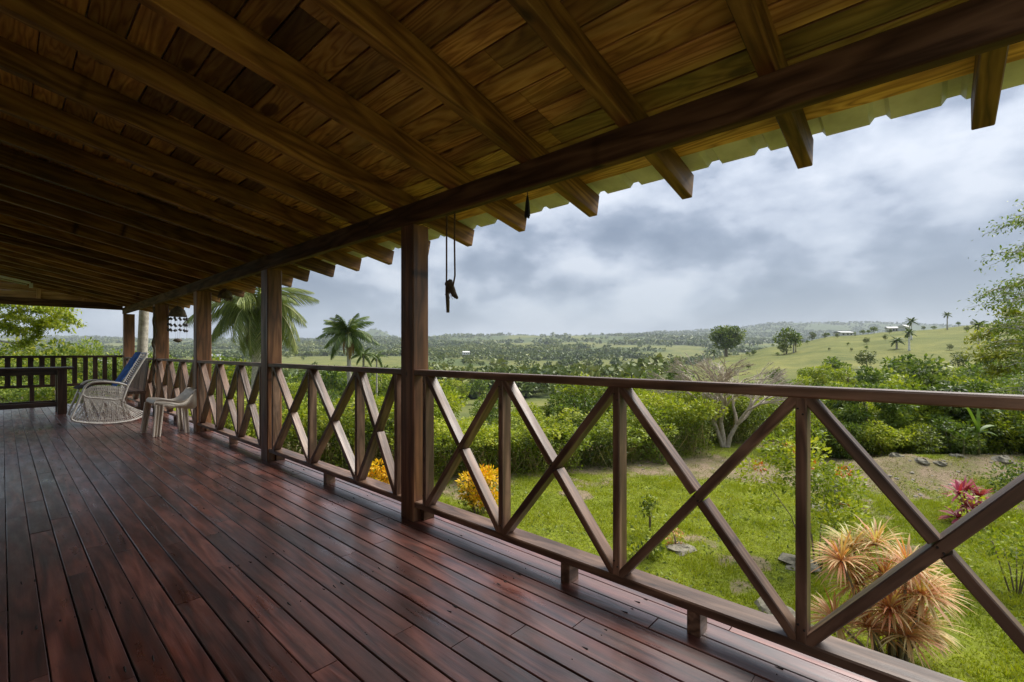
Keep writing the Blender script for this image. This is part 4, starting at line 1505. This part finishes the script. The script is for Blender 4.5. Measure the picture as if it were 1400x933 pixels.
rock(1140, 9.0, .17, .15, .30, 'upright grey stone stump behind the orange flowered shrub', 'stone_stump', .6)
rock(1128, 8.7, .42, .25, .06, 'flat pale stone slab at the foot of the stone stump', 'stone_slab')
rock(1095, 6.4, .30, .24, .07, 'flat grey stone in the lawn under the slender flowering shrub', 'flat_stone')
rock(1085, 4.9, .28, .22, .08, 'grey stone in the lawn beside the orange cordyline', 'flat_stone')
rock(1060, 5.3, .24, .2, .06, 'pale stone lying left of the orange cordyline', 'flat_stone')
rock(930, 6.9, .22, .18, .05, 'flat stone beside the low leafy plant', 'flat_stone')
for i, (px, d, s, lb) in enumerate([(1260, 10.9, .22, 'dark grey rock on the dirt bank, leftmost of the row'), (1285, 10.8, .17, 'rock on the dirt bank beside the dark leftmost one'), (1310, 11.2, .2, 'pale rock on the dirt bank below the banana plant'),
                               (1225, 11.3, .2, 'rounded rock on the path edge under the dark leafy tree'), (1370, 11.0, .28, 'large rock at the right end of the dirt bank')]):
    rock(px, d, s * .8, s * .65, s * .42, lb, 'rock', .08)
rs = np.random.default_rng(77)
mb = MB()
for i in range(260):
    px = rs.uniform(860, 1420); d = rs.uniform(8.6, 12.6)
    pp = at_depth(px, HY, d)
    if zones(np.array([pp.x]), np.array([pp.y]))[0][0] < .35: continue
    s = rs.uniform(.012, .05)
    V, Fc = lathe([(.1, .6), (.8, .35), (1, -.1), (.6, -.6)], 5)
    V = [Vector((v[0] * s * rs.uniform(.7, 1.5), v[1] * s * rs.uniform(.7, 1.5), v[2] * s)) + Vector((pp.x, pp.y, gz(pp.x, pp.y))) for v in V]
    Fc.append(tuple(range(5)))
    mb.add(V, Fc)
tag(mb.build('gravel', M_STONE), 'scattered pale stones and litter on the dirt path', 'gravel', None, 'stuff')

# banana plant
bt = thing('banana_plant', 'young banana plant with broad leaves at the foot of the dark trees', 'plant', gpt(1338, 11.4), -TH)
bt.scale = (.72, .72, .8)
mb = MB()
mb.tube([(0, 0, -.1), (.02, 0, .4), (.0, 0, .72)], [.045, .035, .025], 8)
mb.tube([(-.42, .1, -.1), (-.40, .1, .3), (-.41, .1, .5)], [.035, .028, .018], 7)
mb.build('stem', plain('green_stem', (.26, .25, .10), .6, .4, 8, .3), bt, True)
for i, (a, L, el, b0) in enumerate([(2.3, 1.1, 1.2, 0), (.5, .8, .55, 0), (3.3, .75, .4, 0), (-.4, .6, .2, 0), (1.2, .9, .9, 0), (2.9, .6, .8, 1), (.4, .6, .9, 1)]):
    o0 = Vector((-.41, .1, .47)) if b0 else Vector((0, 0, .68))
    d = Vector((math.cos(a) * math.cos(el), .4 * math.sin(a) * math.cos(el), math.sin(el)))
    s = d.cross(Vector((0, 1, .2))).normalized()
    s = (s * .4 + Vector((0, .5, 0)).cross(d) * .6 + Vector((.3, .6, 0))).normalized()
    V, Fc, T = [], [], []
    p = o0.copy(); dv = d.copy()
    for j in range(9):
        u = j / 8
        w_ = .10 * (math.sin(math.pi * min(1, u * .9 + .08)) ** .6)
        V += [p - s * w_ + Vector((0, 0, .02)), p.copy(), p + s * w_ + Vector((0, 0, .02))]
        T += [.3 + .5 * R.random()] * 3
        p = p + dv * L / 8; dv = (dv + Vector((0, 0, -.11))).normalized()
    for j in range(8):
        k = j * 3
        Fc += [(k, k + 1, k + 4, k + 3), (k + 1, k + 2, k + 5, k + 4)]
    obj('leaf', mesh('leaf', np.array(V), np.array(Fc), L_BANANA, T), bt)


# ------------------------------------------------------------------ palms
def frond_mesh(seed, L, mat, droop=1.1, leaflets=46, ll=.55, width=.045, hang=.6):
    rs = np.random.default_rng(seed)
    V, Fc, T = [], [], []
    p = Vector((0, 0, 0)); d = Vector((1, 0, .25)).normalized()
    pts = []
    ns = 16
    for j in range(ns + 1):
        pts.append((p.copy(), d.copy()))
        p = p + d * (L / ns)
        d = (d + Vector((0, 0, -droop / ns))).normalized()
    for j in range(ns):                       # midrib strip, folded
        a, b = pts[j][0], pts[j + 1][0]
        r0, r1 = .035 * (1 - j / ns) + .006, .035 * (1 - (j + 1) / ns) + .006
        k = len(V)
        V += [a + Vector((0, -r0, 0)), a + Vector((0, 0, -r0)), a + Vector((0, r0, 0)), b + Vector((0, -r1, 0)), b + Vector((0, 0, -r1)), b + Vector((0, r1, 0))]
        T += [.95] * 6
        Fc += [(k, k + 1, k + 4, k + 3), (k + 1, k + 2, k + 5, k + 4), (k, k + 3, k + 5, k + 2)]
    for i in range(leaflets):
        u = .10 + .90 * i / (leaflets - 1)
        f = u * ns; j = min(ns - 1, int(f)); q = pts[j][0].lerp(pts[j + 1][0], f - j); t = pts[j][1]
        l = L * .26 * ll / .55 * (math.sin(math.pi * min(1, .12 + u * .86)) ** .7)
        for sd in (-1, 1):
            sv_ = Vector((0, sd, 0))
            dv = (sv_ * .75 + t * .55 + Vector((0, 0, -hang * rs.uniform(.5, 1.2)))).normalized()
            dv2 = (dv + Vector((0, 0, -.7 * hang))).normalized()
            w = width * rs.uniform(.7, 1.2)
            k = len(V); tn = min(1, max(0, .35 + rs.normal() * .2))
            m_ = q + dv * l * .5
            V += [q - t * w * .5, q + t * w * .5, m_ + t * w * .5, m_ - t * w * .5, m_ + dv2 * l * .5]
            T += [tn] * 5
            Fc += [(k, k + 1, k + 2, k + 3), (k + 3, k + 2, k + 4, k + 4)]
    Vn = np.array([tuple(v) for v in V]); Fn = [tuple(dict.fromkeys(f)) for f in Fc]
    return mesh('frond', Vn, Fn, mat, T)


def palm(name, label, loc, h, L, n, trunk_r, fm, deadm=None, lean=(0, 0), group=None, seed=1, dead=0, sw=0.0, spread=(-.55, 1.2), tmat=None, crownshaft=False):
    rs = random.Random(seed)
    t = thing(name, label, 'palm', loc, 0, group)
    mb = MB()
    pts, rad = [], []
    for j in range(9):
        u = j / 8
        pts.append((lean[0] * u * u * h, lean[1] * u * u * h, -.3 + (h + .3) * u))
        rad.append(trunk_r * (1.25 - .45 * u + (.35 * (1 - u) ** 6)))
    mb.tube(pts, rad, 8)
    mb.build('trunk', tmat or M_PALE, t, True)
    top = Vector(pts[-1])
    if crownshaft:
        mb = MB(); mb.tube([top - Vector((0, 0, .9)), top - Vector((0, 0, .3)), top + Vector((0, 0, .1))], [trunk_r * .95, trunk_r * .8, trunk_r * .3], 7)
        mb.build('crownshaft', plain('green_shaft', (.12, .17, .05), .5, .3, 3, .1), t, True)
    for i in range(n):
        az = i * 2.39996 + rs.uniform(-.3, .3)
        el = spread[0] + (spread[1] - spread[0]) * (i / max(1, n - 1)) ** .8 + rs.uniform(-.1, .1)
        o = obj('frond', fm[i % len(fm)], t, top + Vector((0, 0, .05)))
        o.rotation_euler = (rs.uniform(-.25, .25), -el, az)
        s = rs.uniform(.85, 1.1)
        o.scale = (s, s, s)
    for i in range(dead):
        az = rs.uniform(0, 6.28)
        o = obj('dead_frond', deadm, t, top - Vector((0, 0, .15)))
        o.rotation_euler = (0, rs.uniform(.7, 1.25), az); s = rs.uniform(.35, .55); o.scale = (s, s, s)
    return t


FR = [frond_mesh(1, 1.0, L_PALM, 1.2), frond_mesh(2, 1.0, L_PALM, 1.7), frond_mesh(3, 1.0, L_PALM, .9)]
FRL = [frond_mesh(11 + i, 2.9, L_PALMD, (2.2, 2.8, 1.8)[i], 60, .80, .045, 1.5) for i in range(3)]
FRM = [frond_mesh(21 + i, 2.35, L_PALM, (1.6, 2.1, 1.3)[i], 46, .68, .06, 1.0) for i in range(3)]
FRD = frond_mesh(31, 3.3, L_DEADP, 1.8, 36, .5, .09, .8)
FRS = [frond_mesh(41 + i, 2.1, L_PALM, (1.6, 2.2)[i], 22, .6, .16, .7) for i in range(2)]

FRT = [frond_mesh(51 + i, 1.15, L_PALM, (1.8, 2.3)[i], 24, .7, .06, .9) for i in range(2)]


def palm_at(px, d, top_py):
    p = gpt(px, d)
    return p, zy(d, top_py) - p.z


p_, h_ = palm_at(478, 34, 458)
palm('coconut_palm', 'lone coconut palm with a skirt of orange dead fronds left of the nearest post', p_, h_, 3.2, 26, .16, FRM, FRD, (-.02, 0), None, 4, 9, spread=(-.5, 1.25))
p_, h_ = palm_at(350, 21, 420)
palm('coconut_palm', 'large drooping palm seen on both sides of the second post', p_, h_, 4.2, 38, .20, FRL, FRD, (0.02, 0), None, 6, 22, spread=(-.85, 1.15))
p_, h_ = palm_at(497, 36, 487)
palm('small_palm', 'small palm at the right foot of the lone coconut palm', p_, h_, 2, 11, .10, FRT, None, (0, 0), None, 8, 0)
p_, h_ = palm_at(515, 42, 489)
palm('small_palm', 'smaller palm right of the other small palm beside the post', p_, h_, 2, 10, .08, FRT, None, (0, 0), None, 9, 0)
royal = [(1246, 150, 436, 'royal palm on the grassy hill with a bare white trunk'), (1295, 190, 427, 'tallest royal palm standing on the hill crest against the sky'), (1338, 120, 441, 'royal palm half hidden by the feathery branches at the right'),
         (1243, 120, 452, 'lower royal palm standing in front of the white house on the hill'), (1226, 125, 468, 'short palm on the hill slope'), (991, 210, 468, 'dark palm left of the big round tree'), (976, 190, 478, 'short palm left of the dark one by the big round tree'),
         (1362, 100, 462, 'short royal palm on the slope at the right'), (1085, 150, 458, 'palm within the tree clump on the hill slope')]
for i, (px, d, tp, lab) in enumerate(royal):
    p_, h_ = palm_at(px, d, tp + 4)
    palm('royal_palm', lab, p_, max(2.0, h_), 3, 15, .20, FRS, None, (0, 0), None, 20 + i, 0, spread=(-.45, 1.3), tmat=M_PLASTER if i in (0, 3) else M_PALE, crownshaft=True)
# pale trunk outside the far corner
mb = MB()
q = at_depth(190, HY, 11.5)
mb.tube([(0, 0, -3.5), (.02, 0, -1), (.06, .02, 1.0), (.12, .03, 2.6), (.18, .05, 4.2)], [.14, .12, .11, .10, .09], 9)
mb.tube([(.18, .05, 4.1), (.5, .2, 5.0), (.7, .3, 5.8)], [.10, .07, .04], 6)
mb.tube([(.16, .04, 3.9), (-.3, .2, 4.9), (-.7, .3, 5.6)], [.09, .06, .03], 6)
pt_ = thing('pale_tree', 'pale grey tree trunk just outside the far corner post', 'tree', (q.x, q.y, 0), -TH)
mb.build('trunk', M_PALE, pt_, True)
rs = np.random.default_rng(9)
v, f, tt = clumps(rs, crown_pts(rs, 12, 1.4, 1.4, .6, 6.2), rs.uniform(.5, .8, 12), 1800, .2, .45)
obj('crown', mesh('crown', v, f, L_FEATH, tt), pt_)


# ------------------------------------------------------------------ feathery trees at the two sides of the view
def spray_tree(name, label, base, trunk_pts, trunk_r, sprays, mat, n_leaf, leaf, seed, rz=-TH):
    """branches given as polylines in the thing's frame; sprays of small leaves along flat tiers"""
    t = thing(name, label, 'tree', base, rz)
    rs = np.random.default_rng(seed)
    mb = MB()
    mb.tube(trunk_pts, [trunk_r * (1 - .55 * i / (len(trunk_pts) - 1)) for i in range(len(trunk_pts))], 7)
    mb.build('trunk', M_PALE, t, True)
    bb = MB(); parts = []
    for pts in sprays:
        pts = smooth_pts([Vector(p) for p in pts], 5)
        L = len(pts)
        bb.tube(pts, [.045 * (1 - .85 * i / (L - 1)) for i in range(L)], 5)
        nt = 16
        for i in range(nt):
            k = int(L * (.25 + .73 * i / nt))
            k = min(k, L - 2)
            dirv = (pts[k + 1] - pts[k]).normalized()
            side = Vector((-dirv.y, dirv.x, 0))
            sd = 1 if i % 2 else -1
            tip = pts[k] + (dirv * .8 + side * sd * rs.uniform(.3, 1.0)) * rs.uniform(.35, .8) + Vector((0, 0, rs.uniform(-.22, .08)))
            bb.tube([pts[k], pts[k].lerp(tip, .5) + Vector((0, 0, .04)), tip], [.012, .008, .003], 4, False)
            m = n_leaf // (nt * len(sprays))
            u = rs.uniform(.1, 1.05, (m, 1))
            P = np.array(pts[k]) * (1 - u) + np.array(tip) * u + rs.normal(size=(m, 3)) * np.array([.10, .10, .06])
            D = rs.normal(size=(m, 3)) * .6 + np.array(dirv) * .4 + np.array([0, 0, -.25])
            c = rs.uniform(.25, .8)
            parts.append(leaves(rs, P, D, leaf, .4, .7, tint=c + rs.normal(size=m) * .2))
    bb.build('limb', M_PALE, t, True)
    v, f, tt = join(parts)
    obj('crown', mesh('crown', v, f, mat, tt), t)
    return t


def sprays_from(base_px, d, lst):
    """polyline points (px, py, extra depth) expressed in a frame at the base, x to the right, y away"""
    base = gpt(base_px, d)
    out = []
    for pl in lst:
        o = []
        for (px, py, e) in pl:
            dd_ = d + e
            o.append(((px - CX) / F_PX * dd_ - (base_px - CX) / F_PX * d, e, zy(dd_, py) - base.z))
        out.append(o)
    return base, out


bx_, spr = sprays_from(1470, 9.0, [
    [(1490, 330, 0), (1442, 305, .2), (1429, 297, .3), (1396, 303, .3)],
    [(1490, 360, 0), (1442, 335, -.3), (1424, 338, -.4), (1389, 346, -.5)],
    [(1490, 400, 0), (1442, 372, .3), (1419, 380, .5), (1394, 388, .6), (1366, 394, .7)],
    [(1487, 420, 0), (1442, 400, -.5), (1424, 404, -.7), (1384, 408, -.7)],
    [(1487, 450, 0), (1442, 425, .4), (1429, 428, .6), (1394, 436, .7)],
    [(1487, 470, 0), (1452, 450, -.3), (1434, 446, -.5), (1404, 446, -.6), (1379, 450, -.7)],
    [(1487, 500, 0), (1452, 470, .3), (1434, 464, .4), (1399, 470, .4)],
    [(1487, 520, 0), (1452, 500, -.3), (1434, 492, -.4), (1404, 497, -.5)],
    [(1487, 530, 0), (1442, 520, .2), (1429, 526, .2), (1394, 535, .2)]])
spray_tree('feathery_tree', 'feathery pale green tree whose branches reach in from the right edge', bx_, [(0, 0, -.2), (.05, 0, 1.2), (.08, 0, 2.6), (.12, .0, 4.0), (.1, 0, 5.2)], .12, spr, L_FEATH, 9500, .066, 15)
bx_, spr = sprays_from(1425, 16.0, [[(1425, 470, 0), (1400, 452, 0), (1370, 447, 0), (1345, 455, 0)], [(1425, 480, 0), (1395, 470, .5), (1360, 470, .5)], [(1425, 490, 0), (1390, 484, -.5), (1350, 486, -.4)],
                                    [(1425, 500, 0), (1400, 498, -.5), (1370, 502, -.4)], [(1425, 470, 0), (1410, 445, -.2), (1390, 430, -.2)]])
spray_tree('yellow_tree', 'yellowish green tree behind the feathery one at the right edge', bx_, [(0, 0, -.2), (0, 0, 2.0), (0, 0, 4.4)], .10, spr, leafmat('yellow_green_leaf', [(.14, .17, .015), (.27, .29, .02), (.42, .40, .04)]), 6500, .13, 16)
# far left, beyond the end railing
bx_, spr = sprays_from(-40, 18.0, [
    [(-30, 440, 0), (20, 428, 0), (60, 422, 0), (98, 436, 0)], [(-30, 450, 0), (10, 432, .5), (50, 438, .5), (80, 444, .6)], [(-30, 430, 0), (10, 415, -.5), (45, 412, -.5), (85, 420, -.5)],
    [(-30, 455, 0), (0, 445, .3), (20, 450, .3)], [(-30, 460, 0), (30, 470, .3), (50, 452, .4), (62, 440, .4)], [(-30, 420, 0), (15, 405, .3), (60, 402, .3)]])
spray_tree('feathery_tree', 'leafy branch hanging in under the eave at the far left', bx_, [(0, 0, -.2), (0, 0, 2.4), (.1, 0, 5.2)], .16, spr, L_LIME, 8000, .14, 18)
T_YEL = tree_meshes(501, 5.0, 2.3, 1.7, 3600, .24, leafmat('yellowish_leaf', [(.06, .10, .014), (.13, .18, .02), (.24, .27, .025), (.38, .36, .04)]), .12, 22, .34)
T_GRN = tree_meshes(502, 5.0, 2.4, 1.9, 3600, .24, L_FEATH, .12, 22, .34)
for i, (px, d, tp, ms, lab) in enumerate([(42, 27, 468, T_YEL, 'yellow green tree beyond the end railing, left of centre'), (68, 33, 463, T_YEL, 'yellow green tree right of the bigger yellow one beyond the end railing'), (14, 24, 476, T_YEL, 'low yellow tree at the left edge beyond the table'),
                                    (92, 60, 462, T_GRN, 'taller green tree in the gap beyond the end railing'), (134, 62, 462, T_GRN, 'round green tree left of the far corner post'), (157, 50, 473, T_GRN, 'small round tree beside the far corner post'),
                                    (112, 26, 497, T_GRN, 'low green tree behind the slats of the end railing'), (30, 20, 505, T_GRN, 'green tree low behind the table'), (75, 19, 512, T_YEL, 'yellowish shrub low behind the table leg'),
                                    (240, 40, 482, T_GRN, 'green tree behind the shell chime'), (205, 34, 484, T_YEL, 'yellowish tree between the fourth post and the far corner'), (300, 34, 478, T_GRN, 'green tree left of the drooping palm'), (322, 26, 490, T_YEL, 'yellow green tree under the drooping palm')]):
    p_ = gpt(px, d); h_ = zy(d, tp) - p_.z
    tree('leafy_tree', lab, 'tree', p_, ms, R.uniform(0, 6), max(.3, h_ / 5.0))

# ------------------------------------------------------------------ trees on the right hill and in the valley
T_ROUND = tree_meshes(601, 12, 6.5, 5.0, 5200, .75, L_DARK, .5, 40, .30, base=.12)
T_MID = [tree_meshes(610 + i, 8, 3.6, 3.2, (900, 900, 900, 3200)[i], (.75, .75, .75, .42)[i], (L_DARK, L_FEATH, L_FOREST, L_LIME)[i], .22, 18, .38, base=.2, limb_n=5) for i in range(4)]
p_ = gpt(993, 205)
tree('round_tree', 'big round dark green tree at the shoulder of the grassy hill', 'tree', p_, T_ROUND, 0, (zy(205, 444) - p_.z) / 12 * 1.0)
hillt = [(1075, 150, 450, 0, 'tall tree in the clump on the hill slope'), (1088, 152, 455, 1, 'lighter tree in the clump on the hill slope'), (1072, 146, 468, 2, 'low tree at the foot of the clump on the slope'), (1195, 215, 446, 0, 'dark tree on the hill crest right of the white houses'),
         (1187, 205, 455, 1, 'smaller tree left of the dark crest tree'), (1145, 190, 470, 2, 'small round bush tree on the hill'), (1185, 150, 470, 2, 'brownish small tree on the hill slope'), (1110, 215, 455, 2, 'tree on the crest left of the houses'),
         (1168, 230, 455, 0, 'tree beside the white houses on the crest'), (1310, 215, 449, 1, 'small tree on the crest right of the tallest palm'), (1262, 230, 452, 2, 'tree on the crest between the two royal palms'), (1132, 225, 456, 1, 'tree left of the white houses on the crest'),
         (1125, 60, 494, 3, 'green tree at the foot of the hill, left'), (1160, 55, 499, 3, 'green tree at the foot of the hill, centre'), (1215, 52, 492, 3, 'lime tree at the foot of the hill under the palms'), (1100, 75, 500, 3, 'low tree at the foot of the hill above the nearest baluster'),
         (1265, 44, 487, 0, 'round dark green tree at the foot of the hill under the royal palms'), (1190, 46, 500, 1, 'green tree left of the round dark one below the palms'), (1235, 60, 488, 1, 'tree behind the round dark one below the palms'),
         (1300, 50, 497, 3, 'lime tree right of the round dark one below the palms'), (1335, 46, 500, 1, 'green tree at the hill foot left of the yellow tree'), (1375, 60, 492, 0, 'dark tree at the hill foot behind the yellow tree'),
         (1140, 70, 487, 1, 'tree halfway up the hill foot left of the lime one'), (1060, 70, 505, 1, 'tree at the hill foot just above the bare twigs'), (1090, 48, 508, 3, 'lime tree low at the hill foot behind the rail'), (1310, 85, 480, 2, 'brownish tree halfway up the hill at the right'),
         (1185, 95, 480, 2, 'brownish tree halfway up the hill below the houses'), (1350, 75, 484, 1, 'green tree halfway up the hill at the right edge')]
for px, d, tp, k_, lab in hillt:
    p_ = gpt(px, d); h_ = zy(d, tp) - p_.z
    tree('hill_tree', lab, 'tree', p_, T_MID[k_], R.uniform(0, 6), max(.25, h_ / 8.0), 'trees on the grassy hill')

for i in range(34):
    px = R.uniform(965, 1400); d = R.uniform(105, 235)
    p_ = gpt(px, d)
    tree('hill_bush', '%s %s bush %s the grassy hill, %s' % (('tiny', 'small')[i % 2], ('dark', 'olive', 'brownish')[i % 3], 'low on' if d < 145 else ('halfway up' if d < 190 else 'near the crest of'), place(px)), 'bush', p_, T_MID[R.choice((0, 1, 2, 2))], R.uniform(0, 6), R.uniform(.10, .30), 'bushes dotted over the grassy hill')

vt = []
for i in range(46):
    px = R.uniform(390, 950); d = R.choice((R.uniform(48, 130), R.uniform(130, 330)))
    if abs(px - 785) < 80 and 200 < d < 410: continue
    if abs(px - 710) < 80 and d < 130 and R.random() < .8: continue
    if abs(px - 465) < 100 and d > 200: continue
    vt.append((px, d))
for px, d in vt:
    k_ = R.randrange(4) if d > 130 else R.choice((1, 3)); s_ = R.uniform(.45, .95)
    tree('valley_tree', '%s %s %s valley tree %s' % ('big' if s_ > .75 else ('medium' if s_ > .6 else 'small'), ('dark', 'fresh green', 'dusky', 'lime')[k_], 'nearer' if d < 90 else ('middle distance' if d < 180 else 'distant'), place(px)), 'tree', gpt(px, d, -.4), T_MID[k_], R.uniform(0, 6), s_, 'trees scattered in the valley')

# ------------------------------------------------------------------ houses far off
def house(px, d, w, dp, h, label, rz=0.3, roofm=None, sink=.3):
    t = thing('far_house', label, 'house', gpt(px, d, -sink), -TH + rz)
    mb = MB(); mb.box((0, 0, h / 2), (w, dp, h)); mb.build('wall', M_PLASTER, t)
    rh = h * .42; o = .35
    V = [(-w / 2 - o, -dp / 2 - o, h), (w / 2 + o, -dp / 2 - o, h), (w / 2 + o, dp / 2 + o, h), (-w / 2 - o, dp / 2 + o, h), (-w / 2 - o, 0, h + rh), (w / 2 + o, 0, h + rh)]
    obj('roof', mesh('roof', V, [(0, 1, 5, 4), (2, 3, 4, 5), (0, 4, 3), (1, 2, 5), (3, 2, 1, 0)], roofm or M_ROOFG), t)
    for xx_ in (-w * .3, w * .05, w * .32):
        mb = MB(); mb.box((xx_, -dp / 2 - .02, h * .55), (w * .13, .06, h * .38)); mb.build('window', M_GLASSD, t)
    return t


house(1153, 215, 7, 4, 1.7, 'long low white house on the crest of the grassy hill', .2, M_ROOFG)
house(1219, 215, 4, 3, 1.9, 'small pale house right of the dark tree on the hill crest', -.3, M_ROOFG)
house(1236, 210, 3.5, 3, 2.2, 'white house behind the lower royal palm on the crest', .5, M_PLASTER)
house(637, 620, 9, 6, 3.6, 'white house on a far clearing right of the nearest post', .3, M_PLASTER, -6)
house(295, 420, 10, 7, 4.5, 'small white house far beyond the third post', .2, M_ROOFG, -2)
house(122, 240, 26, 14, 5, 'grey roofed building in the valley beyond the end railing', .9, M_ROOFG, -3)

# ------------------------------------------------------------------ far woods, one mass
rs = np.random.default_rng(21)
NF = 95000
u_ = rs.uniform(0, 1, NF)
d_ = 130 * (4300 / 130.) ** (u_ ** .82)
px_ = rs.uniform(-260, 1660, NF)
uu = (px_ - CX) / F_PX
fx, fy = d_ * (SN + uu * CS), d_ * (CS - uu * SN)
_, past_, pp_, dd2 = zones(fx, fy)
dens = fbm(fx / 60, fy / 60, 3, 91)
keep = rs.uniform(0, 1, NF) > past_ * .97
keep &= ~((pp_ > 900) & (dd2 < 340))
keep &= (dens > .38) | (rs.uniform(0, 1, NF) < .05)
keep &= (fbm(fx / 260, fy / 260, 4, 131) > .43) | (rs.uniform(0, 1, NF) < .06)
fx, fy, d_ = fx[keep], fy[keep], d_[keep]
nF = len(fx)
fz = ground(fx, fy)
th_ = rs.uniform(5, 10, nF) * np.clip(d_ / 900, .75, 1.6)
wd_ = th_ * rs.uniform(.50, .85, nF)
nl = np.where(d_ < 500, 46, np.where(d_ < 1200, 26, 15))
idx = np.repeat(np.arange(nF), nl)
m_ = len(idx)
dirs = unit(rs.normal(size=(m_, 3)) + np.array([0, 0, .35]))
rr_ = rs.uniform(.55, 1.0, (m_, 1))
P = np.stack([fx[idx], fy[idx], fz[idx] + th_[idx] * .55], -1) + dirs * rr_ * np.stack([wd_[idx], wd_[idx], th_[idx] * .45], -1)
sz = (wd_[idx] * np.where(d_[idx] < 500, .55, np.where(d_[idx] < 1200, .75, 1.0)))[:, None]
D = unit(dirs + rs.normal(size=(m_, 3)) * .5)
N = unit(rs.normal(size=(m_, 3)) * .5 + dirs + np.array([0, 0, .7]))
S = unit(np.cross(D, N))
V = np.stack([P - D * sz * .5, P - S * sz * .38, P + D * sz * .5, P + S * sz * .38], 1).reshape(-1, 3)
tr_ = np.clip(rs.normal(size=nF) * .16 + .15 + .75 * fbm(fx / 190, fy / 190, 4, 121) + .2 * (fbm(fx / 40, fy / 40, 2, 122) - .5), 0, 1)
tt = np.clip(tr_[idx] + rs.normal(size=m_) * .12, 0, 1)
tag(obj('distant_forest', mesh('distant_forest', V, np.arange(m_ * 4).reshape(m_, 4), L_FOREST, np.repeat(tt, 4))), 'woods covering the far valley and hills up to the skyline', 'forest', None, 'stuff')

# ------------------------------------------------------------------ haze
HAZE = True
if HAZE:
    m, g = new_mat('haze_air')
    pv = g.n('ShaderNodeVolumePrincipled', {'Color': (.80, .87, .96, 1), 'Density': 0.00013, 'Anisotropy': 0.0})
    g.n('ShaderNodeOutputMaterial', {'Volume': pv.outputs[0]})
    mb = MB()
    z0 = float(GZZ.min()) - 1.0
    z1 = float(GZZ.max()) + 20.0
    mb.box((0, 0, (z0 + z1) / 2), (10600, 10600, z1 - z0))
    o = mb.build('haze', m)
    tag(o, 'thin pale air that fades the far hills', 'haze', None, 'stuff')
    o.display_type = 'WIRE'
